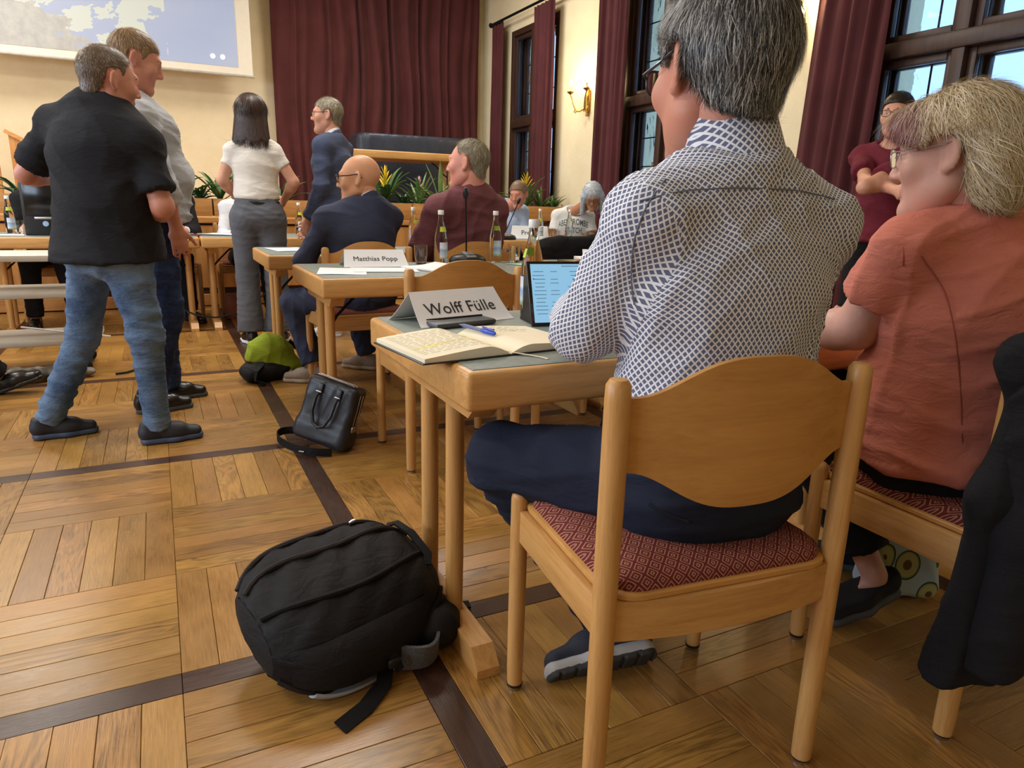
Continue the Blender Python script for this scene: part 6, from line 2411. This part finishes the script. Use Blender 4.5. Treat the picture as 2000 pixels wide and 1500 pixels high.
f = Field().slab((0, 0, 0.155), (0.135, 0.058, 0.155), None, 0.03, k=0)
f.slab((0, 0.0, 0.05), (0.142, 0.066, 0.05), None, 0.03, k=0.03)
tilted(soft('body', f, 0.007, LEATHER, t, 0.003, 3, 6))
tilted(MB().tube([(-0.05, -0.063, 0.245), (-0.052, -0.082, 0.22), (-0.05, -0.088, 0.15), (-0.03, -0.088, 0.10), (0.0, -0.088, 0.083), (0.03, -0.088, 0.10), (0.05, -0.088, 0.15), (0.052, -0.082, 0.22), (0.05, -0.063, 0.245)], 0.0085, 10).build('handle', LEATHER, t))
for s in (-1, 1):
    tilted(MB().box((s * 0.05, -0.064, 0.262), (0.026, 0.012, 0.045), 0.004).build('handle_tab', LEATHER, t))
    tilted(MB().box((s * 0.05, -0.072, 0.245), (0.03, 0.006, 0.006), 0.002).build('buckle', STEEL, t))
for y in (-0.014, 0.014):
    tilted(MB().tube([(-0.11, y, 0.3125), (0.08, y, 0.3125), (0.115, y, 0.302), (0.1345, y, 0.275), (0.1375, y, 0.2), (0.1375, y, 0.13)], 0.0022, 6).build('zip_line', STEEL, t))
tilted(MB().box((0.141, 0, 0.112), (0.008, 0.05, 0.03), 0.003).build('side_ring', STEEL, t))
st = [(0.10, -0.075, 0.012), (0.02, -0.12, 0.02), (-0.10, -0.10, 0.022), (-0.22, -0.04, 0.03), (-0.27, 0.05, 0.03), (-0.22, 0.10, 0.03), (-0.12, 0.08, 0.03), (-0.05, 0.02, 0.03)]
pts = []
for i in range(len(st) - 1):
    for q in range(4):
        u = q / 4
        p0, p1, p2, p3 = [Vector(st[max(0, min(len(st) - 1, i + k))]) for k in (-1, 0, 1, 2)]
        pts.append(0.5 * ((2 * p1) + (p2 - p0) * u + (2 * p0 - 5 * p1 + 4 * p2 - p3) * u * u + (3 * p1 - p0 - 3 * p2 + p3) * u ** 3))
MB().tube(pts, 1.0, flat=(0.004, 0.038), up=(0, 0, 1)).build('shoulder_strap', WEB, t)
MB().box((-0.03, -0.125, 0.018), (0.03, 0.01, 0.006), 0.002).build('strap_buckle', STEEL, t)

# big black backpack lying against the table foot
BK = np.array([0.325, 1.515, 0.0])
t = thing('backpack', 'large black backpack lying on the floor against the nearest table foot', 'backpack', tuple(BK), radians(17))


def bp(u, a, k=1.0):
    """u along the pack 0..1, a around it"""
    x = -0.225 + 0.45 * u
    w = 0.165 * (1 - abs(2 * u - 1) ** 4.5 * 0.45) * (1.02 - 0.06 * u)
    h = 0.112 * (1 - abs(2 * u - 1) ** 3.5 * 0.5) * (0.94 + 0.12 * u)
    c, s = cos(a), sin(a)
    e = 0.78
    yy = math.copysign(abs(c) ** e, c) * w * k
    zz = math.copysign(abs(s) ** e, s) * h * k
    return Vector((x * (1 + 0.0 * k), yy, max(0.004, 0.122 + zz + 0.05 * (yy / 0.165))))


MB().grid(lambda u, v: bp(u, 2 * pi * v) + Vector((0, 0, 0.004 * sin(30 * u + 9 * v * 6.28))), 30, 48).build('main_compartment', NYLON, t, angle=80)
for u in (0.0, 1.0):
    ends = MB()
    ring = [bp(u, 2 * pi * k / 40) for k in range(40)]
    c = sum(ring, Vector()) / 40
    ends.raw(ring + [c + Vector((-0.02 if u == 0 else 0.02, 0, 0))], [(k, (k + 1) % 40, 40) for k in range(40)])
    ends.build('end_panel', NYLON, t)
for a, m_ in ((0.55, NYLON_B), (1.15, NYLON_B), (1.75, WEB), (3.65, NYLON_B), (2.9, WEB)):
    MB().tube([bp(0.02 + 0.96 * k / 24, a + 0.25 * sin(pi * k / 24), 1.015) for k in range(25)], 0.0075, 8).build('seam_piping', m_, t)
MB().grid(lambda u, v: bp(0.06 + 0.76 * u, 2.62 + 0.88 * v, 1.02 + 0.16 * sin(pi * u) ** 0.7 * sin(pi * v) ** 0.7), 22, 14, 0.004).build('front_pocket', NYLON, t)
MB().tube([bp(0.9, 1.0, 1.02), bp(0.94, 1.2, 1.25), bp(0.97, 1.5, 1.35), bp(0.97, 1.9, 1.25), bp(0.93, 2.1, 1.02)], 1.0, flat=(0.022, 0.006), up=(0, 0, 1)).build('carry_loop', WEB, t)
MB().grid(lambda u, v: bp(0.14 + (0.44 - 0.12 * v) * u, 3.50 + 0.42 * v + 0.10 * u * (1 - v), 1.10 - 0.02 * v + 0.03 * sin(pi * u)), 14, 10, 0.006).build('grey_lining', plain('pale_grey_lining', lin(176, 178, 190), 0.8, var=0.05), t)
MB().grid(lambda u, v: (0.03 + 0.12 * u, -0.168 - 0.05 * sin(pi * u) * (1 - v * 0.3) - 0.01, 0.075 - 0.062 * v), 12, 8, 0.008).build('mesh_pocket', plain('grey_mesh', lin(84, 84, 88), 0.7, var=0.5, scale=300), t)
f = Field().ell((0.16, -0.16, 0.055), (0.06, 0.05, 0.05), k=0).ell((0.20, -0.10, 0.05), (0.05, 0.07, 0.045), k=0.03)
f.cut((0, 0, 0.004), (0, 0, -1))
soft('padded_hip_belt', f, 0.007, NYLON, t, 0.003, 8)
MB().tube([(0.02, -0.15, 0.03), (-0.02, -0.20, 0.012), (-0.09, -0.235, 0.008), (-0.16, -0.25, 0.006)], 1.0, flat=(0.004, 0.036), up=(0.2, 1, 0.3)).build('loose_strap', WEB, t)
MB().tube([(0.0, -0.172, 0.085), (0.01, -0.20, 0.06), (0.02, -0.205, 0.03)], 1.0, flat=(0.02, 0.005), up=(0, 1, 0)).build('pull_strap', WEB, t)
MB().box((0.005, -0.203, 0.055), (0.03, 0.012, 0.02), 0.004).build('clip_buckle', BLACK_PLASTIC, t)
MB().tube([(0.20, 0.05, 0.05), (0.25, 0.0, 0.02), (0.285, -0.05, 0.0085), (0.335, -0.075, 0.0065)], 1.0, flat=(0.032, 0.004), up=(0, 0, 1)).build('shoulder_strap', WEB, t)
MB().lathe([(0.004, -0.012), (0.006, 0), (0.004, 0.012)], bp(0.72, 0.85, 1.04), 8, (1, 0.3, 0)).build('zip_puller', STEEL, t)

# lime and black rucksack beside the bald man's shoe
LIME = cloth('lime_fabric', lin(152, 172, 46), 0.8, 0.15, 500, 0.4)
t = thing('rucksack', 'lime green and black rucksack beside the beige trainer of bald man', 'backpack', (0.53, 4.30, 0), radians(20))
t.scale = (0.86, 0.86, 0.86)
f = Field().ell((0.02, 0.02, 0.16), (0.17, 0.12, 0.15), k=0).ell((0.06, 0, 0.08), (0.18, 0.12, 0.09), k=0.04)
f.cut((0, 0, 0.005), (0, 0, -1)).cut((0, 0, 0.085), unit((-0.4, 0, -1)))
soft('lime_top', f, 0.009, LIME, t, 0.007, 4, 6)
f = Field().ell((-0.02, 0, 0.07), (0.19, 0.14, 0.085), k=0).ell((-0.14, -0.06, 0.06), (0.07, 0.06, 0.05), k=0.04)
f.cut((0, 0, 0.004), (0, 0, -1))
soft('black_base', f, 0.009, NYLON, t, 0.008, 5, 7)
MB().tube([(-0.10, -0.10, 0.13), (-0.17, -0.14, 0.10), (-0.18, -0.15, 0.04), (-0.12, -0.17, 0.012)], 1.0, flat=(0.04, 0.008), up=(0, 0, 1)).build('strap', WEB, t)
MB().tube([(0.17, 0.02, 0.24), (0.235, -0.02, 0.17), (0.25, -0.03, 0.08), (0.22, -0.02, 0.012)], 1.0, flat=(0.035, 0.007), up=(0, 1, 0.2)).build('side_strap', WEB, t)

# crumpled camouflage-grey bag by the cart
f = Field().cap((-0.80, 4.66, 0.05), (-0.60, 4.68, 0.045), (0.07, 0.04), (0.06, 0.035), (0, 1, 0), k=0).cap((-0.60, 4.68, 0.045), (-0.42, 4.70, 0.03), (0.05, 0.035), (0.03, 0.022), (0, 1, 0), k=0.03)
f.cut((0, 0, 0.003), (0, 0, -1))
m = Mat('camouflage_grey')
m = m.done(m.ramp(m.noise(m.coord('Object'), 16, 3), [(0.38, lin(54, 50, 44)), (0.5, lin(98, 90, 78)), (0.62, lin(132, 124, 110))]), 0.7)
o = soft('crumpled_bag', f, 0.008, m, None, 0.010, 6, 8, loc=(-0.62, 4.68, 0))
tag(o, 'crumpled grey patterned bag on the floor below the cart', 'bag')

# avocado print bag under the coral woman's chair
m = Mat('avocado_print')
vo = m.n('ShaderNodeTexVoronoi')
m.put(vo.inputs['Vector'], m.coord('Object', (1.0, 1.0, 0.72)))
vo.inputs['Scale'].default_value = 13.0
vo.inputs['Randomness'].default_value = 0.45
m = m.done(m.ramp(vo.outputs['Distance'], [(0.0, lin(96, 70, 44)), (0.16, lin(104, 78, 48)), (0.20, lin(176, 176, 116)), (0.36, lin(150, 160, 98)), (0.40, lin(60, 76, 52)), (0.45, lin(168, 190, 202))]), 0.75)
m.node_tree.nodes['Color Ramp'].color_ramp.interpolation = 'CONSTANT'
c = at(1756, 1085, 1.98)
t = thing('shopping_bag', 'pale blue cloth bag printed with avocados under the chair', 'bag', (c[0], c[1], 0), radians(-35))
f = Field().slab((0, 0, 0.125), (0.105, 0.045, 0.12), None, 0.03, k=0)
soft('body', f, 0.008, m, t, 0.008, 7, 6)
for s in (-1, 1):
    MB().tube([(-0.06, s * 0.03, 0.23), (-0.05, s * 0.035, 0.265), (0, s * 0.04, 0.28), (0.05, s * 0.035, 0.265), (0.06, s * 0.03, 0.23)], 1.0, flat=(0.004, 0.02), up=(0, 1, 0)).build('handle', plain('dark_green_trim', lin(44, 70, 48), 0.8), t)

# black jacket over the coral woman's chair
JK = cloth('black_jersey_jacket', lin(26, 26, 30), 0.9, 0.1, 600, 0.4)
base = np.array([1.42, 0.66, 0.0])
t = thing('jacket', 'black jacket hanging over the chair of the coral shirted woman', 'jacket', tuple(base))
lat = np.array([1.0, 0.0, 0.0])
f = Field()
f.cap((1.36, 0.668, 0.812), (1.86, 0.655, 0.835), (0.055, 0.050), (0.050, 0.045), (0, 0, 1), k=0)
f.cap((1.47, 0.655, 0.80), (1.44, 0.645, 0.56), (0.130, 0.055), (0.185, 0.062), lat, k=0.04)
f.cap((1.44, 0.645, 0.56), (1.415, 0.66, 0.04), (0.185, 0.062), (0.200, 0.062), lat, k=0.04)
f.cap((1.68, 0.635, 0.80), (1.66, 0.60, 0.04), (0.16, 0.045), (0.18, 0.05), lat, k=0.04)
f.cut((1.4, 0, 0.205), (0.05, 0, -1))
soft('body', f, 0.008, JK, t, 0.009, 11, 5, loc=base, stretch=(1.3, 1.0, 0.35))
f = Field()
f.cap((1.355, 0.63, 0.76), (1.33, 0.60, 0.52), (0.055, 0.05), (0.065, 0.055), lat, k=0)
f.cap((1.33, 0.60, 0.52), (1.315, 0.60, 0.24), (0.065, 0.055), (0.058, 0.05), lat, k=0.03, cuts=[((1.315, 0.60, 0.245), (0, 0, -1))])
soft('sleeve', f, 0.008, JK, t, 0.009, 12, 6, loc=base)

# black coat over the chair right of the man in maroon
base = np.array([2.32, 3.78, 0.0])
t = thing('coat', 'black coat draped over the chair back beside the paper stack', 'coat', tuple(base))
f = Field()
f.cap((2.10, 3.79, 0.812), (2.20, 3.77, 0.835), (0.045, 0.04), (0.040, 0.04), (0, 0, 1), k=0)
f.cap((2.20, 3.76, 0.835), (2.44, 3.76, 0.845), (0.034, 0.04), (0.034, 0.04), (0, 0, 1), k=0.03)
f.cap((2.44, 3.77, 0.845), (2.55, 3.79, 0.80), (0.04, 0.04), (0.04, 0.04), (0, 0, 1), k=0.03)
f.cap((2.32, 3.755, 0.80), (2.32, 3.72, 0.32), (0.21, 0.032), (0.23, 0.035), lat, k=0.03)
f.cap((2.10, 3.77, 0.80), (2.07, 3.73, 0.45), (0.05, 0.04), (0.05, 0.04), lat, k=0.03)
soft('body', f, 0.010, BLACKC, t, 0.006, 13, 6, loc=base)
f = Field().cap((2.55, 3.78, 0.78), (2.58, 3.74, 0.40), 0.045, 0.045, k=0)
soft('sleeve', f, 0.010, BLACKC, t, 0.006, 14, 6, loc=base)
